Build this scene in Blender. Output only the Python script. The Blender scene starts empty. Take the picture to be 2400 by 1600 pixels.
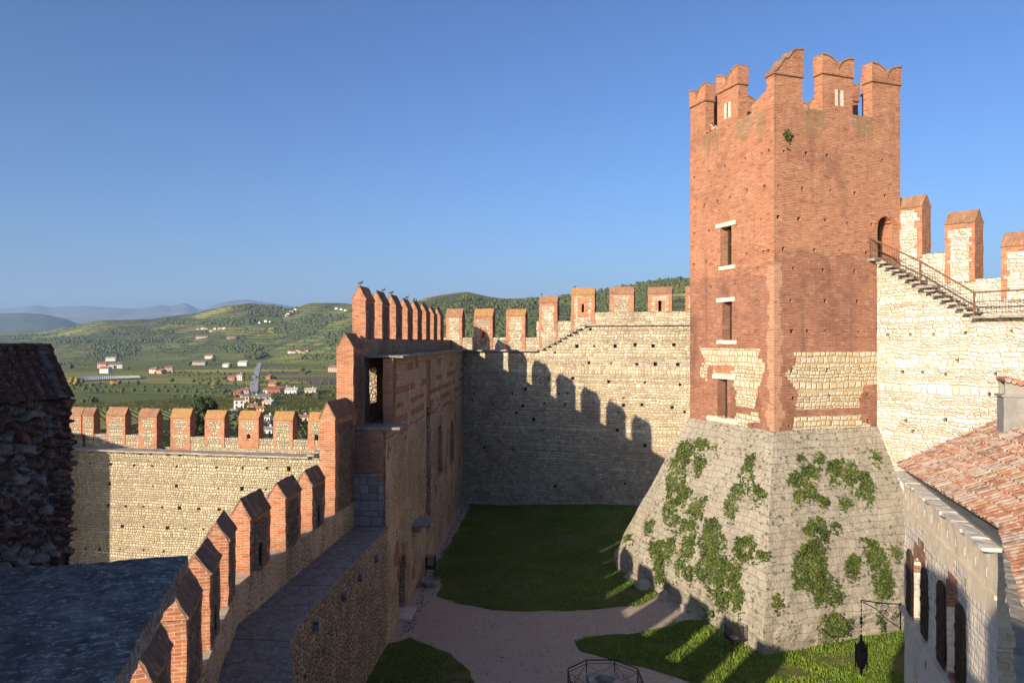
# A castle courtyard seen from its keep: square brick tower, curtain walls, vineyard country beyond.
SKY_S, SUN_S, EXPO = .10, 4.7, 1.08
SKY_DUST, SKY_OZ = 2.0, 4.0
SKY_TINT = (.87, .96, 1.14, 1)
SKY_G = 1.26
HZ_D = 6e-5
import bpy, bmesh, math, random
import numpy as np
from mathutils import Vector, noise, Matrix
R = random.Random(7)
S = bpy.context.scene
COL = S.collection
F = 1750.0; HC = 13.0            # focal length in photo pixels, eye height above the courtyard
def V2(a): return Vector((a[0], a[1]))
def P(u, v, Y): return Vector(((u-1200)/F*Y, Y, HC+(800-v)/F*Y))
def G(u, v, z=0.0):
    Y = (HC-z)*F/(v-800); return Vector(((u-1200)/F*Y, Y, z))
def sm(a, b, x):
    t = min(1, max(0, (x-a)/(b-a))); return t*t*(3-2*t)
def interp(x, T):
    if x <= T[0][0]: return T[0][1]
    for (a, b), (c, d) in zip(T, T[1:]):
        if x <= c: return b+(d-b)*(x-a)/(c-a)
    return T[-1][1]
def inpoly(x, y, poly):
    c = False; n = len(poly); j = n-1
    for i in range(n):
        xi, yi = poly[i]; xj, yj = poly[j]
        if (yi > y) != (yj > y) and x < (xj-xi)*(y-yi)/(yj-yi)+xi: c = not c
        j = i
    return c

# ------------------------------------------------------------------ mesh builder
class MB:
    def __init__(s): s.v = []; s.f = []; s.uv = []; s.m = []; s.tint = []
    def poly(s, pts, m=0, uvs=None, tint=0.5):
        i = len(s.v); pts = [Vector(p) for p in pts]
        s.v += pts; s.f.append(tuple(range(i, i+len(pts)))); s.m.append(m); s.tint.append(tint)
        if uvs is None:
            n = Vector((0, 0, 0))
            for k in range(1, len(pts)-1): n += (pts[k]-pts[0]).cross(pts[k+1]-pts[0])
            if n.length < 1e-12: n = Vector((0, 0, 1))
            n.normalize()
            if abs(n.z) > .85: uvs = [(p.x, p.y) for p in pts]
            else:
                t = Vector((-n.y, n.x, 0)).normalized(); b = n.cross(t)
                uvs = [(p.dot(t), p.dot(b)) for p in pts]
        s.uv.append(uvs)
    def grid(s, a, b, c, d, cell=.35, m=0, tint=.5):
        a, b, c, d = map(Vector, (a, b, c, d))
        nu = max(1, int(round(max((b-a).length, (c-d).length)/cell))); nv = max(1, int(round(max((d-a).length, (c-b).length)/cell)))
        assert nu*nv < 80000, (a, b, c, d, cell)
        def q(i, j):
            x = i/nu; y = j/nv
            return (a*(1-x)+b*x)*(1-y)+(d*(1-x)+c*x)*y
        for i in range(nu):
            for j in range(nv): s.poly([q(i, j), q(i+1, j), q(i+1, j+1), q(i, j+1)], m, None, tint)
    def hexa(s, q, cell=.35, m=0, tint=.5, skip=()):
        # q: 8 corners, bottom ring 0-3 and top ring 4-7
        for k, (a, b, c, d) in enumerate(((3, 2, 1, 0), (4, 5, 6, 7), (0, 1, 5, 4), (1, 2, 6, 5), (2, 3, 7, 6), (3, 0, 4, 7))):
            if k not in skip: s.grid(q[a], q[b], q[c], q[d], cell, m, tint)
    def box(s, c, size, rz=0, m=0, cell=9, tint=.5):
        cx, cy, cz = c; x, y, z = [k/2 for k in size]; ca, sa = math.cos(rz), math.sin(rz)
        def p(i, j, k): return Vector((cx+i*x*ca-j*y*sa, cy+i*x*sa+j*y*ca, cz+k*z))
        s.hexa([p(-1,-1,-1), p(1,-1,-1), p(1,1,-1), p(-1,1,-1), p(-1,-1,1), p(1,-1,1), p(1,1,1), p(-1,1,1)], cell, m, tint)
    def tube(s, pts, r, n=6, m=0, cap=True, tint=.5):
        pts = [Vector(p) for p in pts]; rr = r if isinstance(r, (list, tuple)) else [r]*len(pts)
        rings = []
        for i, p in enumerate(pts):
            d = (pts[min(i+1, len(pts)-1)]-pts[max(i-1, 0)]).normalized()
            x = d.cross(Vector((0, 0, 1)) if abs(d.z) < .9 else Vector((1, 0, 0))).normalized(); y = d.cross(x)
            rings.append([p+(x*math.cos(a)+y*math.sin(a))*rr[i] for a in [2*math.pi*k/n for k in range(n)]])
        for i in range(len(pts)-1):
            for k in range(n):
                s.poly([rings[i][k], rings[i+1][k], rings[i+1][(k+1) % n], rings[i][(k+1) % n]], m, None, tint)
        if cap: s.poly(rings[0], m, None, tint); s.poly(rings[-1][::-1], m, None, tint)
    def lathe(s, c, prof, n=16, m=0):
        c = Vector(c)
        for (r0, z0), (r1, z1) in zip(prof, prof[1:]):
            for k in range(n):
                a, b = 2*math.pi*k/n, 2*math.pi*(k+1)/n
                q = [c+Vector((r0*math.cos(a), r0*math.sin(a), z0)), c+Vector((r0*math.cos(b), r0*math.sin(b), z0)),
                     c+Vector((r1*math.cos(b), r1*math.sin(b), z1)), c+Vector((r1*math.cos(a), r1*math.sin(a), z1))]
                if r0 < 1e-6: q = q[1:]
                elif r1 < 1e-6: q = q[:3]
                s.poly(q, m)
    def rough(s, amp, freq=2.2, seed=0):
        o = Vector((seed*3.1, seed*1.7, seed*.9))
        for i, p in enumerate(s.v):
            s.v[i] = p + noise.noise_vector(p*freq+o)*amp + noise.noise_vector(p*freq*3.3+o)*amp*.45
    def build(s, name, mats, parent=None, loc=None, smooth=False, weld=False):
        if not isinstance(mats, (list, tuple)): mats = [mats]
        if parent is not None:
            r = parent
            while r.parent is not None: r = r.parent
            org = Vector(r.location)
        else: org = Vector(loc) if loc is not None else Vector((0, 0, 0))
        me = bpy.data.meshes.new(name)
        va = np.array([(p.x-org.x, p.y-org.y, p.z-org.z) for p in s.v], dtype=np.float32)
        me.from_pydata(va.tolist(), [], s.f)
        uvl = me.uv_layers.new(name='UVMap')
        flat = [c for f in s.uv for uv in f for c in uv]
        uvl.data.foreach_set('uv', flat)
        for m in mats: me.materials.append(m)
        me.polygons.foreach_set('material_index', s.m)
        at = me.attributes.new('tint', 'FLOAT', 'FACE'); at.data.foreach_set('value', s.tint)
        if weld:
            bm = bmesh.new(); bm.from_mesh(me); bmesh.ops.remove_doubles(bm, verts=bm.verts, dist=.0005); bm.to_mesh(me); bm.free()
        if smooth: me.polygons.foreach_set('use_smooth', [True]*len(me.polygons))
        me.update()
        o = bpy.data.objects.new(name, me); COL.objects.link(o)
        if parent is not None: o.parent = parent
        else: o.location = org
        return o
def tag(o, label=None, cat=None, group=None, kind=None):
    if label: o['label'] = label
    if cat: o['category'] = cat
    if group: o['group'] = group
    if kind: o['kind'] = kind
    return o
def thing(name, loc, label, cat, group=None):
    o = bpy.data.objects.new(name, None); COL.objects.link(o); o.location = loc
    o.empty_display_size = .2
    return tag(o, label, cat, group)

class Fr:
    """wall frame: s along the wall, d into the wall behind its visible face, z up"""
    def __init__(s, o, t, n): s.o = V2(o); s.t = V2(t).normalized(); s.n = V2(n).normalized()
    def pt(s, a, d, z):
        p = s.o+s.t*a-s.n*d; return Vector((p.x, p.y, z))
    def s_at(s, u, d=0.0):
        r = (u-1200)/F; o = s.o-s.n*d
        return (r*o.y-o.x)/(s.t.x-r*s.t.y)
    def sz(s, u, v, d=0.0):
        a = s.s_at(u, d); Y = (s.o-s.n*d+s.t*a).y
        return a, HC+(800-v)/F*Y
    def uv(s, a, z, d=0.0):
        p = s.o+s.t*a-s.n*d; return 1200+F*p.x/p.y, 800-F*(z-HC)/p.y
    def box(s, mb, s0, s1, d0, d1, z0, z1, cell=.35, m=0, skip=(), tint=.5):
        q = [s.pt(s0, d0, z0), s.pt(s1, d0, z0), s.pt(s1, d1, z0), s.pt(s0, d1, z0)]
        q += [Vector((p.x, p.y, z1)) for p in q]
        if s.t.x*(-s.n.y)-s.t.y*(-s.n.x) < 0:      # keep the faces outward
            q = [q[1], q[0], q[3], q[2], q[5], q[4], q[7], q[6]]
        mb.hexa(q, cell, m, tint, skip)
    def face(s, mb, s0, s1, z0, z1, holes=(), cell=.4, m=0, matfn=None, d=0.0, top=None):
        """front face on a rectilinear grid; holes are real recesses.
        hole = (sc, zc, w, h, depth, back material[, inside(s,z)])"""
        def splits(a, b, ex):
            n = max(1, int(round((b-a)/cell))); L = [a+(b-a)*i/n for i in range(n+1)]+[e for e in ex if a < e < b]
            L.sort(); out = [L[0]]
            for e in L[1:]:
                if e-out[-1] > .012: out.append(e)
                elif e in ex: out[-1] = e
            out[-1] = b; return out
        es, ez = [], []
        for h in holes:
            es += [h[0]-h[2]/2, h[0]+h[2]/2]; ez += [h[1]-h[3]/2, h[1]+h[3]/2]
            if len(h) > 6:
                es += [h[0]-h[2]/2+h[2]*k/10 for k in range(1, 10)]; ez += [h[1]+h[3]/2-h[2]/2*k/5 for k in range(1, 6)]
        Ls, Lz = splits(s0, s1, es), splits(z0, z1, ez)
        ns, nz = len(Ls)-1, len(Lz)-1
        hid = [[-1]*nz for _ in range(ns)]
        for k, h in enumerate(holes):
            for i in range(ns):
                c = (Ls[i]+Ls[i+1])/2
                if abs(c-h[0]) > h[2]/2: continue
                for j in range(nz):
                    e = (Lz[j]+Lz[j+1])/2
                    if abs(e-h[1]) > h[3]/2: continue
                    if len(h) > 6 and not h[6](c, e): continue
                    hid[i][j] = k
        flip = s.t.x*(-s.n.y)-s.t.y*(-s.n.x) < 0
        def q(*p):
            mb.poly(p[::-1] if flip else p, mm)
        for i in range(ns):
            for j in range(nz):
                a, b, c, e = Ls[i], Ls[i+1], Lz[j], Lz[j+1]
                if top is not None and (c+e)/2 > top((a+b)/2): continue
                k = hid[i][j]
                if k < 0:
                    mm = matfn((a+b)/2, (c+e)/2) if matfn else m
                    q(s.pt(a, d, c), s.pt(b, d, c), s.pt(b, d, e), s.pt(a, d, e)); continue
                D = d+holes[k][4]; mm = holes[k][5]
                if D-d < 50: q(s.pt(a, D, c), s.pt(b, D, c), s.pt(b, D, e), s.pt(a, D, e))
                D = min(D, d+.9)
                mm = matfn(a, (c+e)/2) if matfn else m
                if i == 0 or hid[i-1][j] != k: q(s.pt(a, d, c), s.pt(a, D, c), s.pt(a, D, e), s.pt(a, d, e))
                if i == ns-1 or hid[i+1][j] != k: q(s.pt(b, D, c), s.pt(b, d, c), s.pt(b, d, e), s.pt(b, D, e))
                if j == 0 or hid[i][j-1] != k: q(s.pt(a, d, c), s.pt(b, d, c), s.pt(b, D, c), s.pt(a, D, c))
                if j == nz-1 or hid[i][j+1] != k: q(s.pt(a, D, e), s.pt(b, D, e), s.pt(b, d, e), s.pt(a, d, e))
def arch(sc, zc, w, h):
    zt = zc+h/2-w/2
    return lambda a, z: z <= zt or (a-sc)**2+(z-zt)**2 <= (w/2)**2*1.02

# ------------------------------------------------------------------ materials
class NT:
    def __init__(s, name, rough=.9):
        s.mat = bpy.data.materials.new(name); s.mat.use_nodes = True
        s.t = s.mat.node_tree; s.t.nodes.clear()
        s.out = s.n('ShaderNodeOutputMaterial'); s.b = s.n('ShaderNodeBsdfPrincipled')
        s.b.inputs['Roughness'].default_value = rough
        s.b.inputs['Specular IOR Level'].default_value = .2
        s.t.links.new(s.b.outputs[0], s.out.inputs[0])
    def n(s, typ, ins=None, **pr):
        k = s.t.nodes.new(typ)
        for a, b in pr.items(): setattr(k, a, b)
        for a, b in (ins or {}).items(): s.set(k.inputs[a], b)
        return k
    def set(s, sock, v):
        if isinstance(v, bpy.types.NodeSocket): s.t.links.new(v, sock)
        else:
            if sock.type == 'RGBA' and len(v) == 3: v = (*v, 1)
            sock.default_value = v
    def uv(s): return s.n('ShaderNodeUVMap').outputs[0]
    def obj(s): return s.n('ShaderNodeNewGeometry').outputs['Position']
    def noise(s, vec, scale, detail=4, rough=.55, dist=0, col=False):
        k = s.n('ShaderNodeTexNoise', {'Vector': vec, 'Scale': scale, 'Detail': detail, 'Roughness': rough, 'Distortion': dist})
        return k.outputs['Color' if col else 'Fac']
    def math(s, op, a, b=0.0, c=None):
        k = s.n('ShaderNodeMath', {0: a, 1: b}, operation=op)
        if c is not None: s.set(k.inputs[2], c)
        return k.outputs[0]
    def vm(s, op, a, b):
        k = s.n('ShaderNodeVectorMath', operation=op); s.set(k.inputs[0], a)
        if op == 'SCALE': s.set(k.inputs['Scale'], b)
        else: s.set(k.inputs[1], b)
        return k.outputs['Value' if op in ('DOT_PRODUCT', 'LENGTH') else 'Vector']
    def ramp(s, fac, stops, interp='LINEAR'):
        k = s.n('ShaderNodeValToRGB', {'Fac': fac}); r = k.color_ramp; r.interpolation = interp
        while len(r.elements) > 1: r.elements.remove(r.elements[-1])
        r.elements[0].position = stops[0][0]; c = stops[0][1]; r.elements[0].color = (*c, 1) if len(c) == 3 else c
        for p, c in stops[1:]:
            e = r.elements.new(p); e.color = (*c, 1)
        return k.outputs[0]
    def step(s, fac, a, b): return s.n('ShaderNodeMapRange', {0: fac, 1: a, 2: b}, interpolation_type='SMOOTHSTEP').outputs[0]
    def mix(s, f, a, b, mode='MIX'):
        k = s.n('ShaderNodeMix', data_type='RGBA', blend_type=mode)
        s.set(k.inputs[0], f); s.set(k.inputs[6], a); s.set(k.inputs[7], b); return k.outputs[2]
    def warp(s, vec, scale, amt):
        c = s.noise(vec, scale, 2, .5, 0, True); o = s.vm('SUBTRACT', c, (.5, .5, .5))
        return s.vm('ADD', vec, s.vm('SCALE', o, amt))
    def bump(s, h, strength=.6, dist=.03):
        k = s.n('ShaderNodeBump', {'Height': h, 'Strength': strength, 'Distance': dist}); s.set(s.b.inputs['Normal'], k.outputs[0])
    def col(s, c): s.set(s.b.inputs['Base Color'], c)
def g(v): return (v, v, v)

def stone_mat(name, w=.26, h=.19, ramp=None, mortar=(.30,.26,.20), dirt=(.16,.13,.10), dirt_amt=.35, red=.0, bumpd=.05, gap=.018, warp=.12, plaster=None, white=0, coursed=True, vary=.5):
    k = NT(name); uv = k.uv()
    wu = k.warp(uv, .9, warp); wu = k.warp(wu, 4.5, warp*.45); wu = k.warp(wu, 14, warp*.12)
    if coursed:
        xy = k.n('ShaderNodeSeparateXYZ', {'Vector': wu}); x, y = xy.outputs[0], xy.outputs[1]
        y2 = k.n('ShaderNodeTexNoise', {'W': k.math('MULTIPLY', y, 1.3), 'Scale': 1.0, 'Detail': 2.0}, noise_dimensions='1D').outputs['Fac']
        yy = k.math('DIVIDE', k.math('ADD', y, k.math('MULTIPLY', y2, .55)), h); row = k.math('FLOOR', yy)
        rr = k.n('ShaderNodeTexWhiteNoise', {'W': row}, noise_dimensions='1D').outputs['Value']
        fr = k.math('FRACT', yy); ed = k.math('MULTIPLY', k.math('SUBTRACT', .5, k.math('ABSOLUTE', k.math('SUBTRACT', fr, .5))), h)
        wv = k.math('ADD', k.math('DIVIDE', x, k.math('MULTIPLY', w, k.math('ADD', .75, k.math('MULTIPLY', rr, .5)))), k.math('MULTIPLY', rr, 517.3))
        v1 = k.n('ShaderNodeTexVoronoi', {'W': wv, 'Scale': 1.0, 'Randomness': .85}, voronoi_dimensions='1D')
        v2 = k.n('ShaderNodeTexVoronoi', {'W': wv, 'Scale': 1.0, 'Randomness': .85}, voronoi_dimensions='1D', feature='DISTANCE_TO_EDGE')
        ex = k.math('MULTIPLY', v2.outputs['Distance'], w)
        edge = k.math('SMOOTH_MIN', ex, ed, .035)
    else:
        sc = k.vm('MULTIPLY', wu, (1/w, 1/h, 1))
        v1 = k.n('ShaderNodeTexVoronoi', {'Vector': sc, 'Scale': 1.0, 'Randomness': .9}, voronoi_dimensions='2D')
        v2 = k.n('ShaderNodeTexVoronoi', {'Vector': sc, 'Scale': 1.0, 'Randomness': .9}, voronoi_dimensions='2D', feature='DISTANCE_TO_EDGE')
        edge = k.math('MULTIPLY', v2.outputs['Distance'], h)
    rnd = k.n('ShaderNodeSeparateColor', {'Color': v1.outputs['Color']})
    c = k.ramp(rnd.outputs[0], ramp)
    c = k.mix(k.math('MULTIPLY', k.step(rnd.outputs[1], .8, .98), vary), c, tuple(q*.5 for q in ramp[0][1]))
    nb = k.noise(uv, 9, 5, .65); nf = k.noise(uv, 30, 4, .7)
    c = k.mix(k.math('MULTIPLY', k.step(nb, .42, .68), .35), c, dirt)
    c = k.mix(k.math('MULTIPLY', k.step(nf, .52, .72), .45), c, k.mix(.6, c, dirt))
    e = k.step(edge, gap*.25, gap*1.2)
    big = k.noise(uv, .23, 5, .6, .6); jn = k.noise(uv, 1.1, 5, .65)
    mcol = k.mix(k.step(jn, .38, .62), mortar, k.mix(.6, mortar, dirt))
    # in places the joints are flush and vanish
    e = k.math('MAXIMUM', e, k.math('MULTIPLY', k.step(k.noise(uv, .7, 5, .7), .52, .66), .55))
    c = k.mix(e, mcol, c)
    if red > 0:
        rn = k.noise(k.vm('MULTIPLY', uv, (.5, 1.1, 1)), .75, 5, .65, .4)
        br = k.n('ShaderNodeTexBrick', {'Vector': k.warp(uv, 2, .06), 'Color1': (.30,.11,.06), 'Color2': (.20,.08,.05), 'Mortar': mortar, 'Scale': 1, 'Mortar Size': .012, 'Brick Width': .28, 'Row Height': .08})
        c = k.mix(k.math('MULTIPLY', k.step(rn, .70-red, .78-red), .75), c, br.outputs['Color'])
    pf = None
    if plaster is not None:
        pn = k.noise(k.vm('MULTIPLY', uv, (1.0, .5, 1)), .45, 7, .7, .8)
        pf = k.step(pn, plaster[1], plaster[1]+.07)
        c = k.mix(k.math('MULTIPLY', pf, .85), c, k.mix(nb, plaster[0], tuple(x*.7 for x in plaster[0])))
    c = k.mix(k.math('MULTIPLY', k.step(big, .46, .74), dirt_amt), c, dirt)
    st = k.noise(k.vm('MULTIPLY', uv, (2.4, .12, 1)), 1.0, 4, .6)
    c = k.mix(k.math('MULTIPLY', k.step(st, .55, .8), dirt_amt*.9), c, dirt)
    c = k.mix(k.math('MULTIPLY', k.step(k.noise(k.vm('MULTIPLY', uv, (.5, .9, 1)), .6, 6, .7, .6), .54, .70), .4), c, tuple(min(.8, q*1.12) for q in ramp[-1][1]))
    if white:
        wn = k.noise(uv, 9.0, 7, .75); c = k.mix(k.math('MULTIPLY', k.step(wn, .56, .66), white), c, (.40,.37,.34))
    k.col(c)
    hgt = k.math('ADD', k.step(edge, 0, .055), k.math('MULTIPLY', nb, .4))
    hgt = k.math('ADD', hgt, k.math('MULTIPLY', rnd.outputs[2], .55)); hgt = k.math('ADD', hgt, k.math('MULTIPLY', nf, .25))
    if pf is not None: hgt = k.math('MULTIPLY', hgt, k.math('SUBTRACT', 1.0, k.math('MULTIPLY', pf, .6)))
    k.bump(hgt, .9, bumpd)
    return k.mat

def brick_mat(name, c1=(.42,.14,.06), c2=(.28,.09,.045), mortar=(.42,.33,.25), bw=.27, bh=.075, ms=.011, dark=.3, light=.25, moss=0, lich=0, bumpd=.02, warp=.03):
    k = NT(name); uv = k.uv(); wu = k.warp(uv, 3.0, warp)
    b = k.n('ShaderNodeTexBrick', {'Vector': wu, 'Color1': c1, 'Color2': c2, 'Mortar': mortar, 'Scale': 1, 'Mortar Size': ms, 'Mortar Smooth': .25, 'Bias': -.1, 'Brick Width': bw, 'Row Height': bh})
    c = b.outputs['Color']
    # single bricks fired much darker or paler than the rest
    cell = k.n('ShaderNodeTexVoronoi', {'Vector': k.vm('MULTIPLY', wu, (1/bw, 1/bh, 1)), 'Scale': 1, 'Randomness': .9}, voronoi_dimensions='2D')
    sc = k.n('ShaderNodeSeparateColor', {'Color': cell.outputs['Color']})
    c = k.mix(k.math('MULTIPLY', k.step(sc.outputs[0], .80, .97), .45), c, (.17,.07,.045))
    c = k.mix(k.math('MULTIPLY', k.step(sc.outputs[1], .84, .98), .32), c, (.56,.36,.24))
    n1 = k.noise(uv, .35, 5, .65, .5); n2 = k.noise(uv, 2.6, 5, .7); n3 = k.noise(uv, 11, 4, .7)
    c = k.mix(k.math('MULTIPLY', k.step(n1, .48, .72), dark), c, (.13,.06,.04))
    c = k.mix(k.math('MULTIPLY', k.step(n2, .5, .75), light), c, (.52,.34,.24))
    c = k.mix(k.math('MULTIPLY', k.step(n3, .5, .75), .35), c, k.mix(.5, c, (.08,.04,.03)))
    n4 = k.noise(uv, .8, 6, .7, .5); n5 = k.noise(k.vm('MULTIPLY', uv, (1.6, .10, 1)), 1.0, 5, .65); n6 = k.noise(k.vm('MULTIPLY', uv, (.25, 1.6, 1)), 1.0, 5, .7)
    c = k.mix(k.math('MULTIPLY', k.step(n4, .50, .68), light*1.1), c, (.48,.25,.14))
    c = k.mix(k.math('MULTIPLY', k.step(n5, .52, .74), dark*.9), c, (.17,.085,.06))
    c = k.mix(k.math('MULTIPLY', k.step(n6, .55, .70), dark*.8), c, (.20,.075,.045))
    if moss: c = k.mix(k.math('MULTIPLY', k.step(k.noise(uv, 1.6, 6, .7), .42, .62), moss), c, (.30,.21,.045))
    if lich: c = k.mix(k.math('MULTIPLY', k.step(k.noise(uv, 7, 6, .7), .55, .66), lich), c, (.36,.33,.29))
    k.col(c)
    h = k.math('SUBTRACT', k.math('MULTIPLY', n3, .5), b.outputs['Fac'])
    k.bump(h, .8, bumpd); return k.mat

CREAM = [(0,(.44,.34,.22)), (.3,(.54,.45,.31)), (.6,(.63,.55,.41)), (.85,(.55,.42,.26)), (1,(.68,.62,.50))]
M = {}
M['stone_far'] = stone_mat('far_wall_stone', .30, .17, CREAM, mortar=(.34,.275,.19), dirt=(.20,.155,.11), dirt_amt=.55, red=.01, bumpd=.06, warp=.26)
M['stone_outer'] = stone_mat('cobble_stone', .23, .165, [(0,(.40,.325,.215)), (.35,(.52,.445,.31)), (.7,(.59,.52,.385)), (1,(.47,.37,.23))], mortar=(.27,.215,.14), dirt=(.24,.19,.12), dirt_amt=.3, bumpd=.085, gap=.022, warp=.20)
M['stone_bright'] = stone_mat('pale_rubble', .36, .15, [(0,(.62,.49,.34)), (.25,(.70,.61,.48)), (.6,(.74,.68,.57)), (1,(.77,.73,.65))], mortar=(.55,.47,.36), dirt=(.44,.36,.26), dirt_amt=.35, bumpd=.08, gap=.016, warp=.42, vary=.45)
M['stone_tower'] = stone_mat('tower_stone', .34, .22, [(0,(.53,.39,.22)), (.4,(.59,.48,.32)), (.75,(.64,.55,.41)), (1,(.60,.53,.42))], mortar=(.46,.36,.23), dirt=(.36,.26,.15), dirt_amt=.25, bumpd=.06, warp=.22, gap=.016, vary=.3)
M['stone_left'] = stone_mat('west_wall_rubble', .21, .17, [(0,(.52,.385,.245)), (.4,(.60,.46,.30)), (.75,(.66,.53,.37)), (1,(.42,.295,.185))], mortar=(.46,.345,.225), dirt=(.19,.135,.09), dirt_amt=.6, red=.05, bumpd=.08, warp=.2, coursed=False, gap=.02, white=.25, plaster=((.60,.455,.30), .50))
M['stone_low'] = stone_mat('low_wall_rubble', .20, .18, [(0,(.38,.285,.19)), (.4,(.47,.365,.255)), (.75,(.55,.45,.335)), (1,(.28,.205,.14))], mortar=(.33,.25,.175), dirt=(.14,.105,.075), dirt_amt=.6, red=.03, bumpd=.10, gap=.02, coursed=False, warp=.24, white=.3)
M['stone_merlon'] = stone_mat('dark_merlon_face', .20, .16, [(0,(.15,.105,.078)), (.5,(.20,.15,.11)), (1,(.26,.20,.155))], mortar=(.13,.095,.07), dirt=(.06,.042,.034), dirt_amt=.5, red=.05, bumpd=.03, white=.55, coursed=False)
M['ashlar'] = stone_mat('grey_buttress_blocks', .55, .34, [(0,(.25,.23,.21)), (.5,(.31,.29,.265)), (1,(.36,.34,.31))], mortar=(.2,.18,.16), dirt=(.12,.105,.09), dirt_amt=.4, bumpd=.03, warp=.08)
M['bldg'] = stone_mat('limewashed_rubble', .28, .18, [(0,(.64,.56,.45)), (.5,(.74,.67,.56)), (1,(.54,.44,.34))], mortar=(.68,.61,.50), dirt=(.38,.32,.26), dirt_amt=.3, red=.03, bumpd=.04, plaster=((.76,.69,.57), .44), warp=.2)

def scarp_mat():
    k = NT('scarp_stone'); uv = k.uv(); wu = k.warp(k.warp(uv, .8, .34), 4, .12)
    b = k.n('ShaderNodeTexBrick', {'Vector': wu, 'Color1': (.375,.333,.258), 'Color2': (.33,.293,.227), 'Mortar': (.315,.28,.215), 'Scale': 1, 'Mortar Size': .010, 'Mortar Smooth': .9, 'Brick Width': .62, 'Row Height': .33})
    c = b.outputs['Color']
    n1 = k.noise(uv, .4, 6, .65, .6); n2 = k.noise(uv, 2.3, 6, .7, .4); n3 = k.noise(uv, 12, 5, .7)
    c = k.mix(k.step(n1, .40, .70), c, (.30,.265,.20)); c = k.mix(k.math('MULTIPLY', k.step(n2, .50, .7), .6), c, (.37,.335,.275))
    c = k.mix(k.math('MULTIPLY', k.step(n2, .50, .30), .75), c, (.17,.155,.115))
    c = k.mix(k.math('MULTIPLY', k.step(n3, .55, .72), .6), c, (.17,.15,.12))
    wh = k.noise(uv, 6.0, 6, .75); c = k.mix(k.math('MULTIPLY', k.step(wh, .60, .66), .75), c, (.60,.57,.52))
    st = k.noise(k.vm('MULTIPLY', uv, (2.2, .15, 1)), 1, 4, .6); c = k.mix(k.math('MULTIPLY', k.step(st, .52, .75), .45), c, (.17,.155,.12))
    sp = k.n('ShaderNodeTexVoronoi', {'Vector': k.vm('MULTIPLY', k.warp(uv, 3, .25), (2.2, 3.6, 1)), 'Scale': 1}, voronoi_dimensions='2D')
    pits = k.math('MULTIPLY', k.step(sp.outputs['Distance'], .24, .12), k.step(k.noise(uv, .8, 3), .47, .60))
    c = k.mix(k.math('MULTIPLY', pits, .7), c, (.11,.10,.075))
    v_ = k.n('ShaderNodeTexVoronoi', {'Vector': k.warp(uv, 2.5, .3), 'Scale': 1.4}, voronoi_dimensions='2D', feature='DISTANCE_TO_EDGE')
    cr_ = k.math('MULTIPLY', k.step(v_.outputs['Distance'], .022, .006), k.step(k.noise(uv, .9, 4), .56, .66)); c = k.mix(k.math('MULTIPLY', cr_, .75), c, (.10,.085,.06))
    k.col(c)
    h = k.math('SUBTRACT', k.math('ADD', k.math('MULTIPLY', n2, .9), k.math('MULTIPLY', n3, .5)), k.math('MULTIPLY', b.outputs['Fac'], .5))
    k.bump(k.math('SUBTRACT', h, k.math('MULTIPLY', pits, .6)), .9, .10); return k.mat
M['scarp'] = scarp_mat()
M['brick'] = brick_mat('tower_brick', (.42,.142,.065), (.29,.092,.045), (.44,.31,.21), dark=.5, light=.34, ms=.012)
M['brick_mid'] = brick_mat('old_tower_brick', (.33,.105,.057), (.21,.07,.042), (.36,.24,.17), dark=.7, light=.25, bumpd=.035, ms=.014, warp=.06)
M['brick_stain'] = brick_mat('moss_stained_brick', (.31,.155,.085), (.23,.115,.066), (.32,.24,.155), dark=.6, light=.25, moss=.2, lich=.3)
M['brick_pale'] = brick_mat('pale_corner_brick', (.45,.205,.115), (.36,.155,.085), (.48,.36,.25), dark=.25, light=.4)
M['brick_m'] = brick_mat('merlon_brick', (.45,.155,.066), (.33,.105,.048), (.43,.32,.225), dark=.4, light=.28, ms=.011)
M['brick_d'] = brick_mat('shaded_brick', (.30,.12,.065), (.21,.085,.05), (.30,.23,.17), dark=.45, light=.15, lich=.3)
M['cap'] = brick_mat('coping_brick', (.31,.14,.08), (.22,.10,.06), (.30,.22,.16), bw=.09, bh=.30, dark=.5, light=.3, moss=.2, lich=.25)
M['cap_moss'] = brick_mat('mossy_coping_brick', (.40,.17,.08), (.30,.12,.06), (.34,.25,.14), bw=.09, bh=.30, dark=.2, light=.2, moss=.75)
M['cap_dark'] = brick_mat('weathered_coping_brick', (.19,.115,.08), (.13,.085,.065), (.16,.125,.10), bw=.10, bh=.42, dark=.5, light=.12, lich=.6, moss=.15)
def plain(name, c, c2=None, scale=3, rough=.9, bd=.02, metal=0):
    k = NT(name, rough); p = k.obj(); n = k.noise(p, scale, 6, .65); c2 = c2 or tuple(x*.6 for x in c)
    k.col(k.mix(k.step(n, .3, .7), c, c2)); k.bump(n, .5, bd); k.b.inputs['Metallic'].default_value = metal; return k.mat
M['white_stone'] = plain('white_stone', (.64,.585,.49), (.46,.41,.335), 5)
M['ledge'] = plain('ledge_stone', (.36,.33,.28), (.20,.18,.155), 2.2)
M['render_d'] = plain('patched_plaster', (.30,.28,.25), (.20,.19,.17), 2)
M['cream_plaster'] = plain('cream_plaster', (.68,.58,.44), (.56,.47,.34), 3)
M['iron'] = plain('rusty_iron', (.10,.055,.035), (.055,.035,.028), 8, .7)
M['rail'] = plain('brown_painted_rail', (.20,.095,.055), (.12,.065,.04), 8, .6)
M['black_iron'] = plain('black_wrought_iron', (.018,.017,.016), (.03,.026,.022), 10, .6)
M['dark'] = plain('unlit_recess', (.035,.028,.022), (.02,.016,.013), 4)
M['wood'] = plain('dark_wood', (.075,.05,.035), (.045,.03,.022), 6)
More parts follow.
